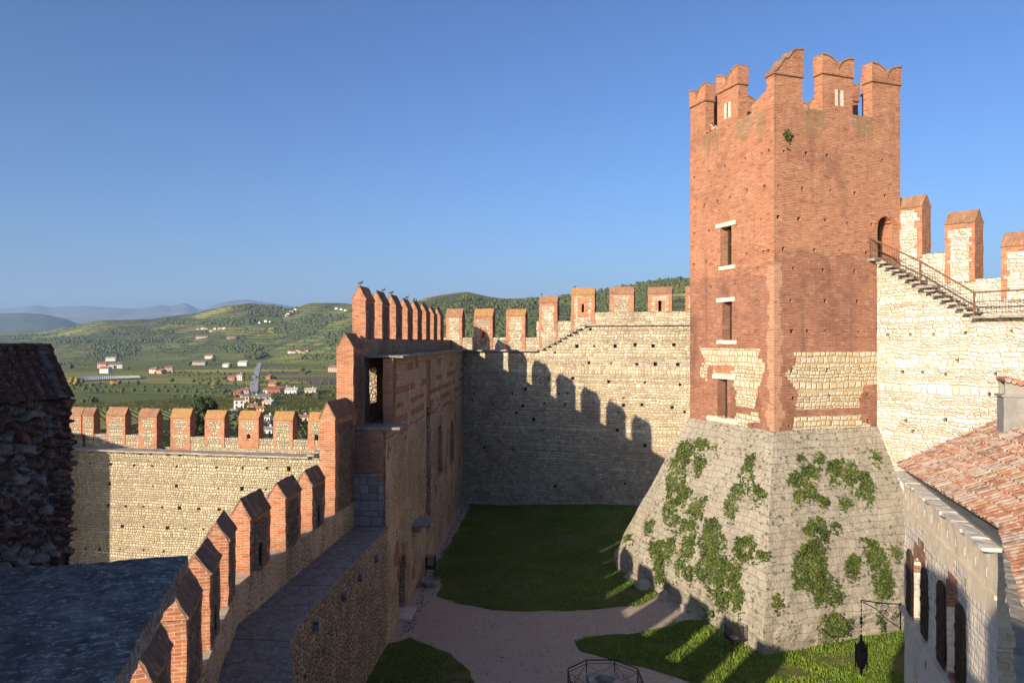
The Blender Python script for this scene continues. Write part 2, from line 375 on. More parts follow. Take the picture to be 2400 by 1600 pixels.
M['greywood'] = plain('weathered_wood', (.20,.165,.135), (.13,.105,.085), 6)
M['glass_amber'] = plain('smoked_lamp_glass', (.05,.04,.03), (.03,.025,.02), 5, .3)
M['lead'] = plain('lead_gutter', (.17,.175,.165), (.11,.115,.11), 3, .6)
M['pigeon'] = plain('grey_feathers', (.10,.10,.11), (.05,.05,.055), 20)
M['skin'] = plain('skin', (.50,.30,.21), (.46,.27,.19), 9, .6)
M['hair'] = plain('dark_hair', (.03,.02,.015), (.02,.015,.01), 20)
M['jacket'] = plain('dark_red_jacket', (.30,.02,.035), (.20,.015,.025), 12)
M['jacket2'] = plain('plum_jacket', (.09,.02,.05), (.06,.015,.035), 12)
M['trousers'] = plain('dark_trousers', (.03,.03,.045), (.02,.02,.03), 12)
M['paper'] = plain('pale_litter', (.55,.53,.52), (.25,.10,.10), 14)
M['sandy'] = plain('sandy_mortar_top', (.52,.44,.33), (.36,.30,.23), 5)

def slab_mat(name, a, b, lich, sc=1.0, cracks=True):
    k = NT(name); p = k.obj()
    n1 = k.noise(p, 3.2*sc, 7, .72, .3); n2 = k.noise(p, 14*sc, 6, .75); n3 = k.noise(p, .9*sc, 4, .6)
    c = k.mix(k.step(n1, .36, .64), a, b)
    c = k.mix(k.math('MULTIPLY', k.step(n2, .52, .64), .75), c, lich)
    c = k.mix(k.math('MULTIPLY', k.step(n2, .46, .34), .7), c, tuple(x*.35 for x in a))
    c = k.mix(k.math('MULTIPLY', k.step(n3, .55, .75), .4), c, lich)
    if cracks:
        v = k.n('ShaderNodeTexVoronoi', {'Vector': k.warp(p, 1.2, .5), 'Scale': .55}, feature='DISTANCE_TO_EDGE')
        c = k.mix(k.math('MULTIPLY', k.step(v.outputs['Distance'], .012, .003), .7), c, tuple(x*.3 for x in a))
    k.col(c); k.bump(k.math('ADD', n1, k.math('MULTIPLY', n2, .5)), .6, .03/sc); return k.mat
M['walk'] = slab_mat('walkway_slab', (.25,.22,.185), (.18,.157,.13), (.40,.36,.31), .8)
M['slab'] = slab_mat('lichen_slab', (.24,.205,.165), (.115,.097,.078), (.60,.53,.45), 1.7, False)

def tile_mat():
    k = NT('roof_tile'); uv = k.obj(); t = k.n('ShaderNodeAttribute', attribute_name='tint').outputs['Fac']
    c = k.ramp(t, [(0,(.22,.09,.055)), (.25,(.33,.135,.075)), (.5,(.37,.165,.10)), (.68,(.33,.20,.135)), (.82,(.40,.32,.245)), (1,(.15,.095,.07))])
    n = k.noise(uv, 7, 6, .72); n2 = k.noise(uv, 22, 5, .7); n3 = k.noise(uv, 2.0, 4, .6)
    c = k.mix(k.math('MULTIPLY', k.step(n, .47, .58), .75), c, (.42,.37,.30))
    c = k.mix(k.math('MULTIPLY', k.step(n, .46, .33), .65), c, (.13,.075,.05))
    c = k.mix(k.math('MULTIPLY', k.step(n2, .58, .70), .6), c, (.09,.065,.045))
    c = k.mix(k.math('MULTIPLY', k.step(n3, .56, .70), .35), c, (.34,.28,.10))
    k.col(c); k.bump(n2, .5, .015); return k.mat
M['tile'] = tile_mat()

def leaf_mat(name, stops, scale=1.5):
    k = NT(name, .6); t = k.n('ShaderNodeAttribute', attribute_name='tint').outputs['Fac']
    n = k.noise(k.obj(), scale, 3)
    f = k.math('ADD', k.math('MULTIPLY', t, .75), k.math('MULTIPLY', k.math('SUBTRACT', n, .5), .7))
    k.col(k.ramp(k.math('ADD', f, .12), stops))
    return k.mat
M['ivy'] = leaf_mat('ivy_leaf', [(0,(.022,.036,.009)), (.4,(.055,.082,.016)), (.7,(.095,.122,.024)), (.92,(.15,.155,.032)), (1,(.26,.20,.05))], 2.5)
M['grass_blade'] = leaf_mat('grass_blade', [(0,(.055,.095,.013)), (.45,(.13,.205,.022)), (.8,(.215,.27,.035)), (1,(.30,.27,.09))], .5)
M['dry_leaf'] = leaf_mat('dry_leaf', [(0,(.16,.08,.04)), (1,(.28,.15,.07))])
M['tree_leaf'] = leaf_mat('oak_leaf', [(0,(.018,.028,.010)), (.5,(.038,.055,.016)), (1,(.075,.085,.025))], .4)
def wood_mat(name, stops):
    k = NT(name); t = k.n('ShaderNodeAttribute', attribute_name='tint').outputs['Fac']
    n = k.noise(k.obj(), .25, 4, .7)
    k.col(k.ramp(k.math('ADD', k.math('MULTIPLY', t, .7), k.math('MULTIPLY', n, .35)), stops)); k.bump(n, 1, 2.0); return k.mat
M['woods'] = wood_mat('woodland', [(0,(.04,.055,.022)), (.5,(.075,.095,.03)), (.8,(.125,.125,.036)), (1,(.20,.15,.045))])
M['vines'] = wood_mat('vine_leaves', [(0,(.06,.08,.02)), (.5,(.12,.13,.028)), (1,(.24,.20,.045))])
M['yellow_tree'] = wood_mat('autumn_yellow', [(0,(.18,.13,.03)), (1,(.34,.26,.06))])
def lawn_mat():
    k = NT('lawn'); p = k.obj()
    n = k.noise(p, .55, 6, .7); n2 = k.noise(p, 9, 6, .75); n3 = k.noise(p, 40, 4, .7)
    c = k.mix(k.step(n, .35, .65), (.075,.12,.018), (.125,.145,.032)); c = k.mix(k.math('MULTIPLY', k.step(n2, .5, .7), .5), c, (.035,.055,.012))
    c = k.mix(k.math('MULTIPLY', k.step(k.noise(p, 1.4, 6, .7), .56, .70), .5), c, (.17,.13,.06))
    c = k.mix(k.math('MULTIPLY', n3, .5), c, (.045,.07,.012))
    c = k.mix(k.math('MULTIPLY', k.step(k.noise(p, .24, 6, .7, .4), .50, .64), .65), c, (.20,.155,.075))
    k.col(c); k.bump(k.math('ADD', n2, n3), .8, .06); return k.mat
M['lawn'] = lawn_mat()
def gravel_mat():
    k = NT('gravel'); p = k.obj()
    n = k.noise(p, .5, 5, .65); n2 = k.noise(p, 16, 5, .8); n3 = k.noise(p, 60, 3, .8)
    c = k.mix(n, (.50,.41,.315), (.40,.325,.25)); c = k.mix(k.math('MULTIPLY', k.step(n2, .48, .68), .5), c, (.24,.195,.165))
    c = k.mix(k.math('MULTIPLY', k.step(k.noise(p, 5, 5, .75), .52, .70), .4), c, (.26,.21,.18))
    c = k.mix(k.math('MULTIPLY', k.step(n3, .55, .7), .6), c, (.66,.58,.52))
    c = k.mix(k.math('MULTIPLY', k.step(k.noise(p, 1.3, 5, .7), .58, .72), .35), c, (.09,.11,.035))
    k.col(c); k.bump(k.math('ADD', n2, n3), .7, .03); return k.mat
M['gravel'] = gravel_mat()

def terrain_mat():
    k = NT('vineyard_country'); p = k.obj()
    pw = k.warp(p, .004, 90); flat = k.vm('MULTIPLY', pw, (1/210, 1/120, 0))
    rot = k.n('ShaderNodeVectorRotate', {'Vector': flat, 'Angle': .5}, rotation_type='Z_AXIS').outputs[0]
    v = k.n('ShaderNodeTexVoronoi', {'Vector': rot, 'Scale': 1, 'Randomness': .85}, voronoi_dimensions='2D')
    e = k.n('ShaderNodeTexVoronoi', {'Vector': rot, 'Scale': 1, 'Randomness': .85}, voronoi_dimensions='2D', feature='DISTANCE_TO_EDGE')
    cs = k.n('ShaderNodeSeparateColor', {'Color': v.outputs['Color']})
    c = k.ramp(cs.outputs[0], [(0,(.12,.15,.03)), (.22,(.22,.235,.040)), (.45,(.31,.29,.048)), (.62,(.16,.185,.036)), (.8,(.38,.325,.06)), (.92,(.26,.255,.05)), (1,(.27,.21,.09))])
    ang = k.math('MULTIPLY', k.math('SUBTRACT', cs.outputs[1], .5), 1.7)
    vr = k.n('ShaderNodeVectorRotate', {'Vector': p, 'Angle': ang}, rotation_type='Z_AXIS').outputs[0]
    sx = k.n('ShaderNodeSeparateXYZ', {'Vector': vr}).outputs[0]
    row = k.math('SINE', k.math('MULTIPLY', sx, 2*math.pi/4.0))
    rf = k.math('MULTIPLY', k.step(row, -.6, .6), k.step(cs.outputs[2], .1, .3))
    c = k.mix(k.math('MULTIPLY', rf, .7), c, (.05,.065,.018))
    c = k.mix(k.step(e.outputs['Distance'], .030, .012), c, (.05,.06,.022))
    n = k.noise(p, .02, 7, .75); n2 = k.noise(p, .11, 5, .7)
    c = k.mix(k.math('MULTIPLY', k.step(n, .54, .72), .45), c, (.085,.095,.03))
    c = k.mix(k.math('MULTIPLY', k.step(n2, .56, .72), .4), c, (.065,.075,.025))
    # terrace banks follow the contours of the slopes
    z = k.n('ShaderNodeSeparateXYZ', {'Vector': k.warp(p, .012, 14)}).outputs[2]
    tw = k.math('SINE', k.math('MULTIPLY', z, 2*math.pi/9.0)); hill = k.step(z, -24, -8)
    c = k.mix(k.math('MULTIPLY', k.math('MULTIPLY', k.step(tw, .1, .9), hill), .75), c, (.045,.055,.022))
    wd = k.noise(p, .0045, 5, .62, .5)
    c = k.mix(k.math('MULTIPLY', k.math('MULTIPLY', k.step(wd, .48, .58), hill), .8), c, (.055,.064,.026))
    k.col(c); k.bump(k.math('SUBTRACT', k.math('ADD', n2, n), rf), .8, 1.6); return k.mat
M['terrain'] = terrain_mat()
def mount_mat(name, a, b):
    k = NT(name); p = k.obj(); n = k.noise(p, .0018, 7, .7)
    c = k.mix(k.step(n, .35, .65), a, b); k.col(c); k.bump(n, 1, 60); return k.mat
M['mount'] = mount_mat('mountain', (.05,.06,.05), (.15,.14,.12))
M['blue_hill'] = mount_mat('wooded_hill', (.05,.065,.035), (.09,.10,.05))
M['ploughed'] = plain('ploughed_soil', (.17,.115,.09), (.13,.09,.07), .05)
M['asphalt'] = plain('pale_road', (.42,.40,.37), (.34,.32,.30), .1)
M['net'] = plain('white_netting', (.62,.63,.62), (.5,.52,.5), .3)
for nm, c in dict(w_white=(.72,.70,.66), w_cream=(.62,.54,.42), w_pink=(.58,.36,.29), w_red=(.44,.17,.12), w_yellow=(.66,.45,.12), w_grey=(.40,.37,.33), w_orange=(.46,.26,.13), r_tile=(.27,.13,.085), r_grey=(.20,.17,.15), r_pale=(.42,.36,.31)).items():
    M[nm] = plain('house_'+nm[2:] if nm[0] == 'w' else 'roofing_'+nm[2:], c, tuple(x*.8 for x in c), .4)
# ------------------------------------------------------------------ plan of the castle (metres, eye above the origin)
A1 = Vector((-.3505, .9366)); A2 = Vector((.9366, .3505))
TD = 34.76; C0 = Vector((.3474*TD+.115, TD)); L1, L2 = 6.8, 7.8
def merlon(parent, fr, s0, s1, d0, d1, zb, zs, zr, mats, cap, front=None, slit=None, rough=.018, cell=.13, over=.012, name='merlon', endcell=.2, capth=.055):
    zr += R.uniform(-.07, .05); zs += R.uniform(-.05, .03); mb = MB(); holes = []
    if slit: holes = [(s0+(s1-s0)*slit[0], zb+(zs-zb)*slit[1], slit[2], slit[3], .55*(d1-d0), 2)+((arch(s0+(s1-s0)*slit[0], zb+(zs-zb)*slit[1], slit[2], slit[3]),) if len(slit) > 4 else ())]
    fn = (lambda a, z: 0 if front((a-s0)/(s1-s0), (z-zb)/(zs-zb)) else 1) if front else None
    fr.face(mb, s0, s1, zb, zs, holes, cell, 0, fn, d0)
    dm = (d0+d1)/2
    mb.grid(fr.pt(s0, d1, zb), fr.pt(s1, d1, zb), fr.pt(s1, d1, zs), fr.pt(s0, d1, zs), .3, 1)
    for a in (s0, s1):
        mb.grid(fr.pt(a, d0, zb), fr.pt(a, d1, zb), fr.pt(a, d1, zs), fr.pt(a, d0, zs), endcell, 1)
        mb.poly([fr.pt(a, d0, zs), fr.pt(a, d1, zs), fr.pt(a, dm, zr)], 1)
    mb.rough(rough, 2.5, s0)
    o = mb.build(name, mats, parent)
    cb = MB(); e = over
    for da, sg in ((d0, -1), (d1, 1)):
        lo = [fr.pt(s0-e, da+sg*.005, zs-.02), fr.pt(s1+e, da+sg*.005, zs-.02), fr.pt(s1+e, dm, zr), fr.pt(s0-e, dm, zr)]
        up = [fr.pt(s0-e, da+sg*.045, zs+.02), fr.pt(s1+e, da+sg*.045, zs+.02), fr.pt(s1+e, dm, zr+capth), fr.pt(s0-e, dm, zr+capth)]
        cb.hexa(lo+up, .14, 0)
    cb.rough(rough, 4, s1)
    cb.build('coping', cap, o)
    return o
def quoin(seed, w=.2, base=0.0, seedrow=.09):
    rr = random.Random(seed); rows = [rr.uniform(-.06, .07) for _ in range(40)]
    def f(a, b):
        if b < base: return True
        k = rows[int(b*16) % 40]
        return w+k < a < 1-w-k and b < .93+k*.3
    return f
def putlogs(n, s0, s1, rows, jit=.5, size=.17, seed=1, depth=.35, m=2):
    rr = random.Random(seed); L = []
    for z in rows:
        st = (s1-s0)/n
        for i in range(n):
            if rr.random() < .12: continue
            w = size*rr.uniform(.75, 1.25)
            L.append((s0+st*(i+.5)+rr.uniform(-jit, jit)*st*.6, z+rr.uniform(-.12, .12), w, w*rr.uniform(.8, 1.1), depth, m))
    return L

# ================= brick tower on its sloping base
tw = thing('tower', (C0.x, C0.y, 0), 'square red brick tower with swallow-tail merlons rising from an ivy-grown stone base', 'tower')
frR = Fr(C0, A2, -A1); frL = Fr(C0, A1, -A2)
frB = Fr(C0+A1*L1, A2, A1); frO = Fr(C0+A2*L2, A1, A2)
ZT0, ZSILL = 8.8, 24.05
def zz(pts, ox=1580, oy=480, k=2.8): return [(ox+x/k, oy+y/k) for x, y in pts]
leftstone = [zz(p) for p in (
 [(165,945),(565,950),(545,1010),(598,1030),(585,1100),(570,1160),(545,1210),(540,1270),(525,1330),(400,1325),(405,1225),(385,1180),(400,1130),(260,1135),(250,1060),(225,1045),(215,1150),(165,1125),(175,1060),(205,1020),(185,975)],
 [(410,1355),(560,1370),(555,1420),(480,1430),(480,1468),(400,1452),(218,1420),(222,1370),(400,1395)])]
leftbrickin = [zz(p) for p in ([(245,1050),(395,1055),(395,1085),(345,1110),(275,1110)],)]
rightstone = [zz(p) for p in (
 [(760,960),(1340,955),(1340,1180),(1240,1185),(1215,1290),(1225,1330),(800,1350),(815,1230),(770,1170),(725,1110),(790,1050),(800,990)],
 [(790,1390),(1225,1365),(1230,1420),(1285,1440),(1285,1458),(770,1485)])]
def tower_mat(fr, stones, holes_in, ragged, gaps_):
    def fn(a, z):
        u, v = fr.uv(a, z)
        j = noise.noise(Vector((a*2.2, z*3.1, 4)))*3.2
        for p in holes_in:
            if inpoly(u, v, p): return 1
        for p in stones:
            if inpoly(u+j, v+j*.6, p): return 0
        if z > 22.3 and any(lo_ < a < hi_ for lo_, hi_ in gaps_) and z > 23.1+1.0*noise.noise(Vector((a*1.6, 3, 5)))+.5*noise.noise(Vector((a*6, z, 5))): return 6
        if z < 16.6 and a < .42+.35*noise.noise(Vector((1, z*1.1, 4)))+.12*noise.noise(Vector((2, z*5, 4))): return 7
        return 3 if z < ragged+noise.noise(Vector((a*1.3, z*2, 9)))*.5 else 1
    return fn
def hole_px(fr, L, ox, oy, k, size=.16, d=.0):
    out = []
    for x, y in L:
        a, z = fr.sz(ox+x/k, oy+y/k, d); w = size*R.uniform(.8, 1.35); out.append((a, z, w, w*R.uniform(.8, 1.05), .3, 2))
    return out
hR = hole_px(frR, [(722,770),(868,783),(1005,798),(1173,810),(1368,827),(686,997),(843,1016),(1027,1030),(1187,1047),(1385,1062),(685,1200),(820,1213),(993,1222),(1140,1240),(1298,1250),(718,1408),(922,1418),(1085,1424),(1263,1437),(785,1537),(980,1547),(1187,1555)], 1580, 80, 2.8)
hR += hole_px(frR, [(766,628),(992,630),(1203,636),(773,830),(876,826),(995,825),(1210,832),(775,1085),(1008,1085),(1228,1080),(783,1268),(1023,1258),(1270,1243),(755,1448),(1037,1433),(1275,1418)], 1580, 480, 2.8)
hL = hole_px(frL, [(132,942),(230,905),(330,866),(468,815),(574,787),(620,768),(133,1140),(196,1125),(281,1100),(365,1074),(477,1030),(590,1003),(133,1310),(228,1292),(408,1252),(570,1220),(125,1513),(210,1497),(472,1443),(585,1432),(615,1428),(545,1540)], 1580, 80, 2.8)
hL += hole_px(frL, [(130,395),(240,540),(395,520),(540,627),(535,830),(175,900),(190,1055),(410,1440),(512,1445)], 1580, 480, 2.8)
wins = []
for x0, x1, y0, y1 in ((302, 376, 134, 405), (314, 379, 632, 886), (284, 349, 1143, 1392)):
    a0, zt = frL.sz(1580+x1/2.8, 480+y0/2.8); a1_, zb = frL.sz(1580+x0/2.8, 480+y1/2.8)
    wins.append(((a0+a1_)/2, (zt+zb)/2, abs(a1_-a0), zt-zb))
hL += [w+(.75, 2) for w in wins]
a0, zt = frR.sz(1580+1355/2.8, 80+1195/2.8); a1_, zb = frR.sz(1580+1410/2.8, 80+1468/2.8)
door = ((a0+a1_)/2, (zt+zb)/2, .95, zt-zb)
hR.append(door+(.8, 2, arch(*door)))
mb = MB()
frR.face(mb, 0, L2, ZT0, ZSILL, hR, .16, 1, tower_mat(frR, rightstone, [], 17.25, ((1.5, 3.0), (4.6, 6.1))))
frL.face(mb, 0, L1, ZT0, ZSILL, hL, .16, 1, tower_mat(frL, leftstone, leftbrickin, 16.3, ((.6, 2.8), (4.2, 5.5))))
for fr, L in ((frB, L2), (frO, L1)):
    mb.grid(fr.pt(0, 0, ZT0), fr.pt(L, 0, ZT0), fr.pt(L, 0, ZSILL), fr.pt(0, 0, ZSILL), .8, 1)
FLOOR = 22.95
mb.grid(frR.pt(.5, .5, FLOOR), frR.pt(L2-.5, .5, FLOOR), frR.pt(L2-.5, L1-.5, FLOOR), frR.pt(.5, L1-.5, FLOOR), .8, 4)
for fr, L in ((frR, L2), (frL, L1), (frB, L2), (frO, L1)):     # inside faces and sills of the parapet
    mb.grid(fr.pt(.5, .5, FLOOR), fr.pt(L-.5, .5, FLOOR), fr.pt(L-.5, .5, ZSILL), fr.pt(.5, .5, ZSILL), .6, 1)
    mb.grid(fr.pt(0, 0, ZSILL), fr.pt(L, 0, ZSILL), fr.pt(L-.5, .5, ZSILL), fr.pt(.5, .5, ZSILL), .4, 5)
mb.rough(.013, 3)
mb.build('shaft', [M['stone_tower'], M['brick'], M['dark'], M['brick_mid'], M['ledge'], M['sandy'], M['brick_stain'], M['brick_pale']], tw)
# sloping base: plinth z<1.1, then battered faces
SO = 3.0; BZ = 1.1
def scp(fr, L, a, f, z):   # a along the face in base units, f=0 foot 1 top
    return fr.pt(a, -SO*(1-f), z)
mb = MB()
for fr, L in ((frR, L2), (frL, L1), (frB, L2), (frO, L1)):
    b0, b1 = fr.pt(-SO, -SO, BZ), fr.pt(L+SO, -SO, BZ); t0, t1 = fr.pt(-.04, -.04, ZT0), fr.pt(L+.04, -.04, ZT0)
    mb.grid(b0, b1, t1, t0, .3, 0)
    mb.grid(fr.pt(-SO, -SO, -.6), fr.pt(L+SO, -SO, -.6), b1, b0, .25, 0)
    mb.grid(t0, t1, fr.pt(L-.3, .3, ZT0+.02), fr.pt(.3, .3, ZT0+.02), .5, 0)
for i, p in enumerate(mb.v):       # eroded foot
    k = max(0, 1-abs(p.z-.9)/1.9)
    if p.z < 2.7:
        cen = C0+A1*L1/2+A2*L2/2; dv = (Vector((p.x, p.y))-cen).normalized()
        e = noise.noise(Vector((p.x*.9, p.y*.9, p.z*1.1)))*.30*k+noise.noise(p*2.3)*.14*k
        mb.v[i] = p - Vector((dv.x, dv.y, 0))*max(-.1, e)
mb.rough(.05, 1.1, 3)
base = mb.build('sloping_base', M['scarp'], tw)
def window_parts():
    for (a, z, w, h), (lx0, lx1, ly), (sx0, sx1, sy) in zip(wins, ((275,405,128), (280,398,622), (255,400,1122)), ((294,402,412), (282,410,896), (218,420,1402))):
        mbw = MB()     # timber frame deep in the opening
        frL.box(mbw, a-w/2, a-w/2+.09, .3, .42, z-h/2, z+h/2, 1); frL.box(mbw, a+w/2-.30, a+w/2-.22, .3, .42, z-h/2, z+h/2, 1)
        frL.box(mbw, a-w/2+.09, a+w/2-.30, .31, .41, z+h*.02, z+h*.02+.09, 1)
        wo = mbw.build('window', M['wood'], tw)
        for nm, (x0, x1, y), hh in (('lintel', (lx0, lx1, ly), .22), ('sill', (sx0, sx1, sy), .20)):
            p0, _ = frL.sz(1580+x1/2.8, 480+y/2.8); p1, _ = frL.sz(1580+x0/2.8, 480+y/2.8)
            zc = z+h/2+.10 if nm == 'lintel' else z-h/2-.11
            b = MB(); frL.box(b, p0, p1, -.05, .25, zc-hh/2, zc+hh/2, .3); b.rough(.02, 4); b.build(nm, M['white_stone'], wo)
window_parts()
# brick ring over the tower doorway and the string of the doorway jamb
mb = MB()
for k in range(13):
    an = math.pi*k/12; r0, r1 = door[2]/2, door[2]/2+.26; zc = door[1]+door[3]/2-door[2]/2; da = math.pi/28
    q = [(r0, an-da), (r1, an-da), (r1, an+da), (r0, an+da)]
    lo = [frR.pt(door[0]+r*math.cos(t), .02, zc+r*math.sin(t)) for r, t in q]; up = [frR.pt(door[0]+r*math.cos(t), -.035, zc+r*math.sin(t)) for r, t in q]
    mb.hexa(lo+up, 1, 0)
mb.build('door_arch', M['brick_m'], tw)
def swallow(fr, s0, s1, slit=None, prof=None, zst=25.86, zt=26.72, th=.55):
    mb = MB(); hs = []
    if slit: hs = [(s0+(s1-s0)*slit, 24.75, .14, .72, .35, 2)]
    fr.face(mb, s0, s1, ZSILL, zst, hs, .2, 1)
    mb.grid(fr.pt(s0, th, ZSILL), fr.pt(s1, th, ZSILL), fr.pt(s1, th, zst), fr.pt(s0, th, zst), .3, 1)
    for a in (s0, s1): mb.grid(fr.pt(a, 0, ZSILL), fr.pt(a, th, ZSILL), fr.pt(a, th, zst), fr.pt(a, 0, zst), .2, 1)
    if slit:
        c = s0+(s1-s0)*slit
        for e in (-.17, .17): fr.box(mb, c+e-.09, c+e+.09, -.015, .2, 24.36, 25.14, .3, 0)
    mb.rough(.014, 3, s0); o = mb.build('merlon', [M['white_stone'], M['brick_m'], M['dark']], tw)
    hb = MB(); N = 22; e = .045; a0, a1 = s0-e, s1+e; mid = (a0+a1)/2; Rr = (a1-a0)/2
    def top(a):
        if prof: return interp(a, prof)
        x = min(a-a0, a1-a)/Rr
        return zt-.66*(1-math.sqrt(max(0, 1-x**2.2)))
    xs = [a0+(a1-a0)*(.5-.5*math.cos(math.pi*i/N)) if i <= N else 0 for i in range(N+1)]
    xs = sorted(set([a0+(mid-a0)*(1-(1-i/11)**1.8) for i in range(12)]+[a1-(a1-mid)*(1-(1-i/11)**1.8) for i in range(12)]))
    for x0, x1 in zip(xs, xs[1:]):
        for dd in (-e, th+e): hb.poly([fr.pt(x0, dd, zst), fr.pt(x1, dd, zst), fr.pt(x1, dd, top(x1)), fr.pt(x0, dd, top(x0))], 0)
    for a in (a0, a1): hb.grid(fr.pt(a, -e, zst), fr.pt(a, th+e, zst), fr.pt(a, th+e, top(a)), fr.pt(a, -e, top(a)), .2, 0)
    hb.poly([fr.pt(a0, -e, zst), fr.pt(a1, -e, zst), fr.pt(a1, th+e, zst), fr.pt(a0, th+e, zst)], 0)
    hb.rough(.012, 4, s1); h = hb.build('head', M['brick_m'], o)
    cb = MB()                                              # brick skin following the curve
    for x0, x1 in zip(xs, xs[1:]):
        lo = [fr.pt(x0, -e-.04, top(x0)-.01), fr.pt(x1, -e-.04, top(x1)-.01), fr.pt(x1, th+e+.04, top(x1)-.01), fr.pt(x0, th+e+.04, top(x0)-.01)]
        cb.hexa(lo+[p+Vector((0, 0, .075)) for p in lo], .3, 0)
    fr.box(cb, s0-.065, s1+.065, -.065, th+.065, zst-.05, zst+.02, .4)
    cb.rough(.012, 4, s1+3); cb.build('coping', M['cap'], o)
swallow(frR, .02, 1.66, None, [(0,25.55),(.3,25.8),(.55,26.2),(.8,26.28),(.92,26.42),(1.05,26.62),(1.3,26.74),(1.7,26.78)], 25.5)
swallow(frR, 2.87, 4.73, .55); swallow(frR, 5.96, L2, None)
swallow(frL, 2.62, 4.33, .5); swallow(frL, 5.38, L1-.03, None)
swallow(frB, .6, 2.2); swallow(frB, 3.2, 4.9); swallow(frB, 6.0, L2-.05)
swallow(frO, .62, 1.9); swallow(frO, 2.7, 4.3); swallow(frO, 5.3, L1-.65)
mb = MB()                                                  # broken stump of the corner merlon
stp = [(.0,25.5),(.16,25.05),(.30,24.86),(.8,24.74),(1.62,24.42)]
for k in range(40):
    x0, x1 = .62+1.0*k/40-.6, .62+1.0*(k+1)/40-.6
    x0, x1 = 1.62*k/40, 1.62*(k+1)/40
    zt_ = interp((x0+x1)/2, stp)+noise.noise(Vector((x0*5, 2, 1)))*.05
    frL.box(mb, x0, x1, 0.0, .5, ZSILL-.03, zt_, .25, 0)
mb.rough(.012, 4); mb.build('broken_parapet', M['brick_m'], tw)

# ================= north curtain wall
nw = thing('curtain_wall', (4, 59, 0), 'tall pale stone curtain wall with brick-edged merlons crossing behind the lawn', 'castle wall')
frN = Fr((-4, 61.5), (.9613, -.2756), (-.2756, -.9613))
sA = frN.s_at(1262); sB = frN.s_at(1372)
def ntop(s): return 12.22 if s < sA else 14.25 if s > sB else 12.22+2.03*(s-sA)/(sB-sA)
hN = []
z7 = [(155,830),(165,790),(290,865),(370,788),(487,872),(505,760),(628,857),(420,788),(605,720),(660,690),(765,860),(785,790),(445,915),(955,852),(1120,915),(235,1145),(425,1155),(635,1157),(925,588),(1070,593),(1240,597),(1360,597),(1507,600),(1053,712),(1290,716),(1523,730),(1153,818),(1152,865),(1270,864),(1470,880),(1553,912),(960,478),(1097,480),(845,480),(1228,470),(1345,478),(1483,470),(820,690),(700,522),(935,368),(1048,355),(1160,358),(1255,355),(1395,355),(730,790),(845,285),(700,1400),(1160,1380),(1110,1030),(560,960),(1290,1130)]
for x, y in z7:
    a, z = frN.sz(1050+x/2.8, 640+y/2.8); w = .2*R.uniform(.65, 1.45)
    if z < ntop(a)-.25: hN.append((a, z, w, w, .35, 2))
mb = MB()
NL = 27
frN.face(mb, -.2, NL, -.8, 14.25, hN, .33, 0, None, 0, ntop)
for s0, s1, z in ((-2.2, sA, 12.22), (sB, NL, 14.25)):
    mb.grid(frN.pt(s0, 0, z), frN.pt(s1, 0, z), frN.pt(s1, 1.25, z), frN.pt(s0, 1.25, z), .5, 3)
# parapet behind the walk, stepping up
for s0, s1, zb, z1 in ((-2.4, 5.9, 12.0, 13.33), (5.9, 8.75, 12.0, 14.65), (8.75, NL, 14.0, 15.33)):
    frN.box(mb, s0, s1, 1.25, 1.9, zb, z1, .35, 0)
    mb.grid(frN.pt(s0, 1.2, z1+.012), frN.pt(s1, 1.2, z1+.012), frN.pt(s1, 1.95, z1+.012), frN.pt(s0, 1.95, z1+.012), .3, 3)
mb.grid(frN.pt(-2.4, 1.9, -9), frN.pt(NL, 1.9, -9), frN.pt(NL, 1.9, 12), frN.pt(-2.4, 1.9, 12), 2, 0)
mb.rough(.035, 1.6, 5)
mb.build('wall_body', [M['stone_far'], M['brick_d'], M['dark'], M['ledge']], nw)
mb = MB(); s = -.3
while s < sA:
    w = R.uniform(.9, 1.9); frN.box(mb, s, min(s+w-.02, sA), -.34, .1, 12.20, 12.33+R.uniform(-.02, .02), .4); s += w
s = sB
while s < NL:
    w = R.uniform(.9, 1.9); frN.box(mb, s, min(s+w-.02, NL), -.30, .1, 14.22, 14.36+R.uniform(-.02, .02), .4); s += w
mb.rough(.03, 2); mb.build('ledge', M['ledge'], nw)
for k in range(9):
    s0 = sA+(sB-sA)*k/9; z = 12.33+2.03*(k+1)/9-.08
    mb = MB(); frN.box(mb, s0-.05, s0+(sB-sA)/9+.12, -.42, .3, z-.09, z, .3); mb.rough(.015, 4); mb.build('stair_step', M['ledge'], nw)
mN = [M['stone_far'], M['brick_m'], M['dark']]
for i, (s0, s1, zb, zs, zr, slit, cap) in enumerate([
 (-2.0, -.55, 12.25, 15.1, 15.72, None, 'cap'), (.5, 2.14, 12.25, 15.1, 15.7, (.5, .42, .16, .75, 1), 'cap_moss'), (3.3, 4.95, 12.25, 15.1, 15.7, None, 'cap_moss'),
 (6.1, 7.64, 12.25, 16.15, 16.68, None, 'cap'), (8.78, 10.69, 13.6, 16.74, 17.27, (.5, .66, .2, .72, 1), 'cap_moss'), (11.88, 13.8, 15.3, 16.74, 17.27, None, 'cap'),
 (14.9, 16.75, 15.3, 16.74, 17.27, (.5, .34, .24, .85, 1), 'cap'), (17.75, 19.6, 15.3, 16.74, 17.27, None, 'cap'), (20.8, 22.6, 15.3, 16.74, 17.27, None, 'cap')]):
    f0 = quoin(i, .17, .0 if i < 4 else -.1)
    if slit:
        c, zc = slit[0], slit[1]; f = lambda a, b, f0=f0, zc=zc: f0(a, b) and not (abs(a-.5) < .2 and abs(b-zc) < .26)
    else: f = f0
    merlon(nw, frN, s0, s1, 1.2, 1.95, zb, zs, zr, mN, M[cap], f, slit, rough=.025)

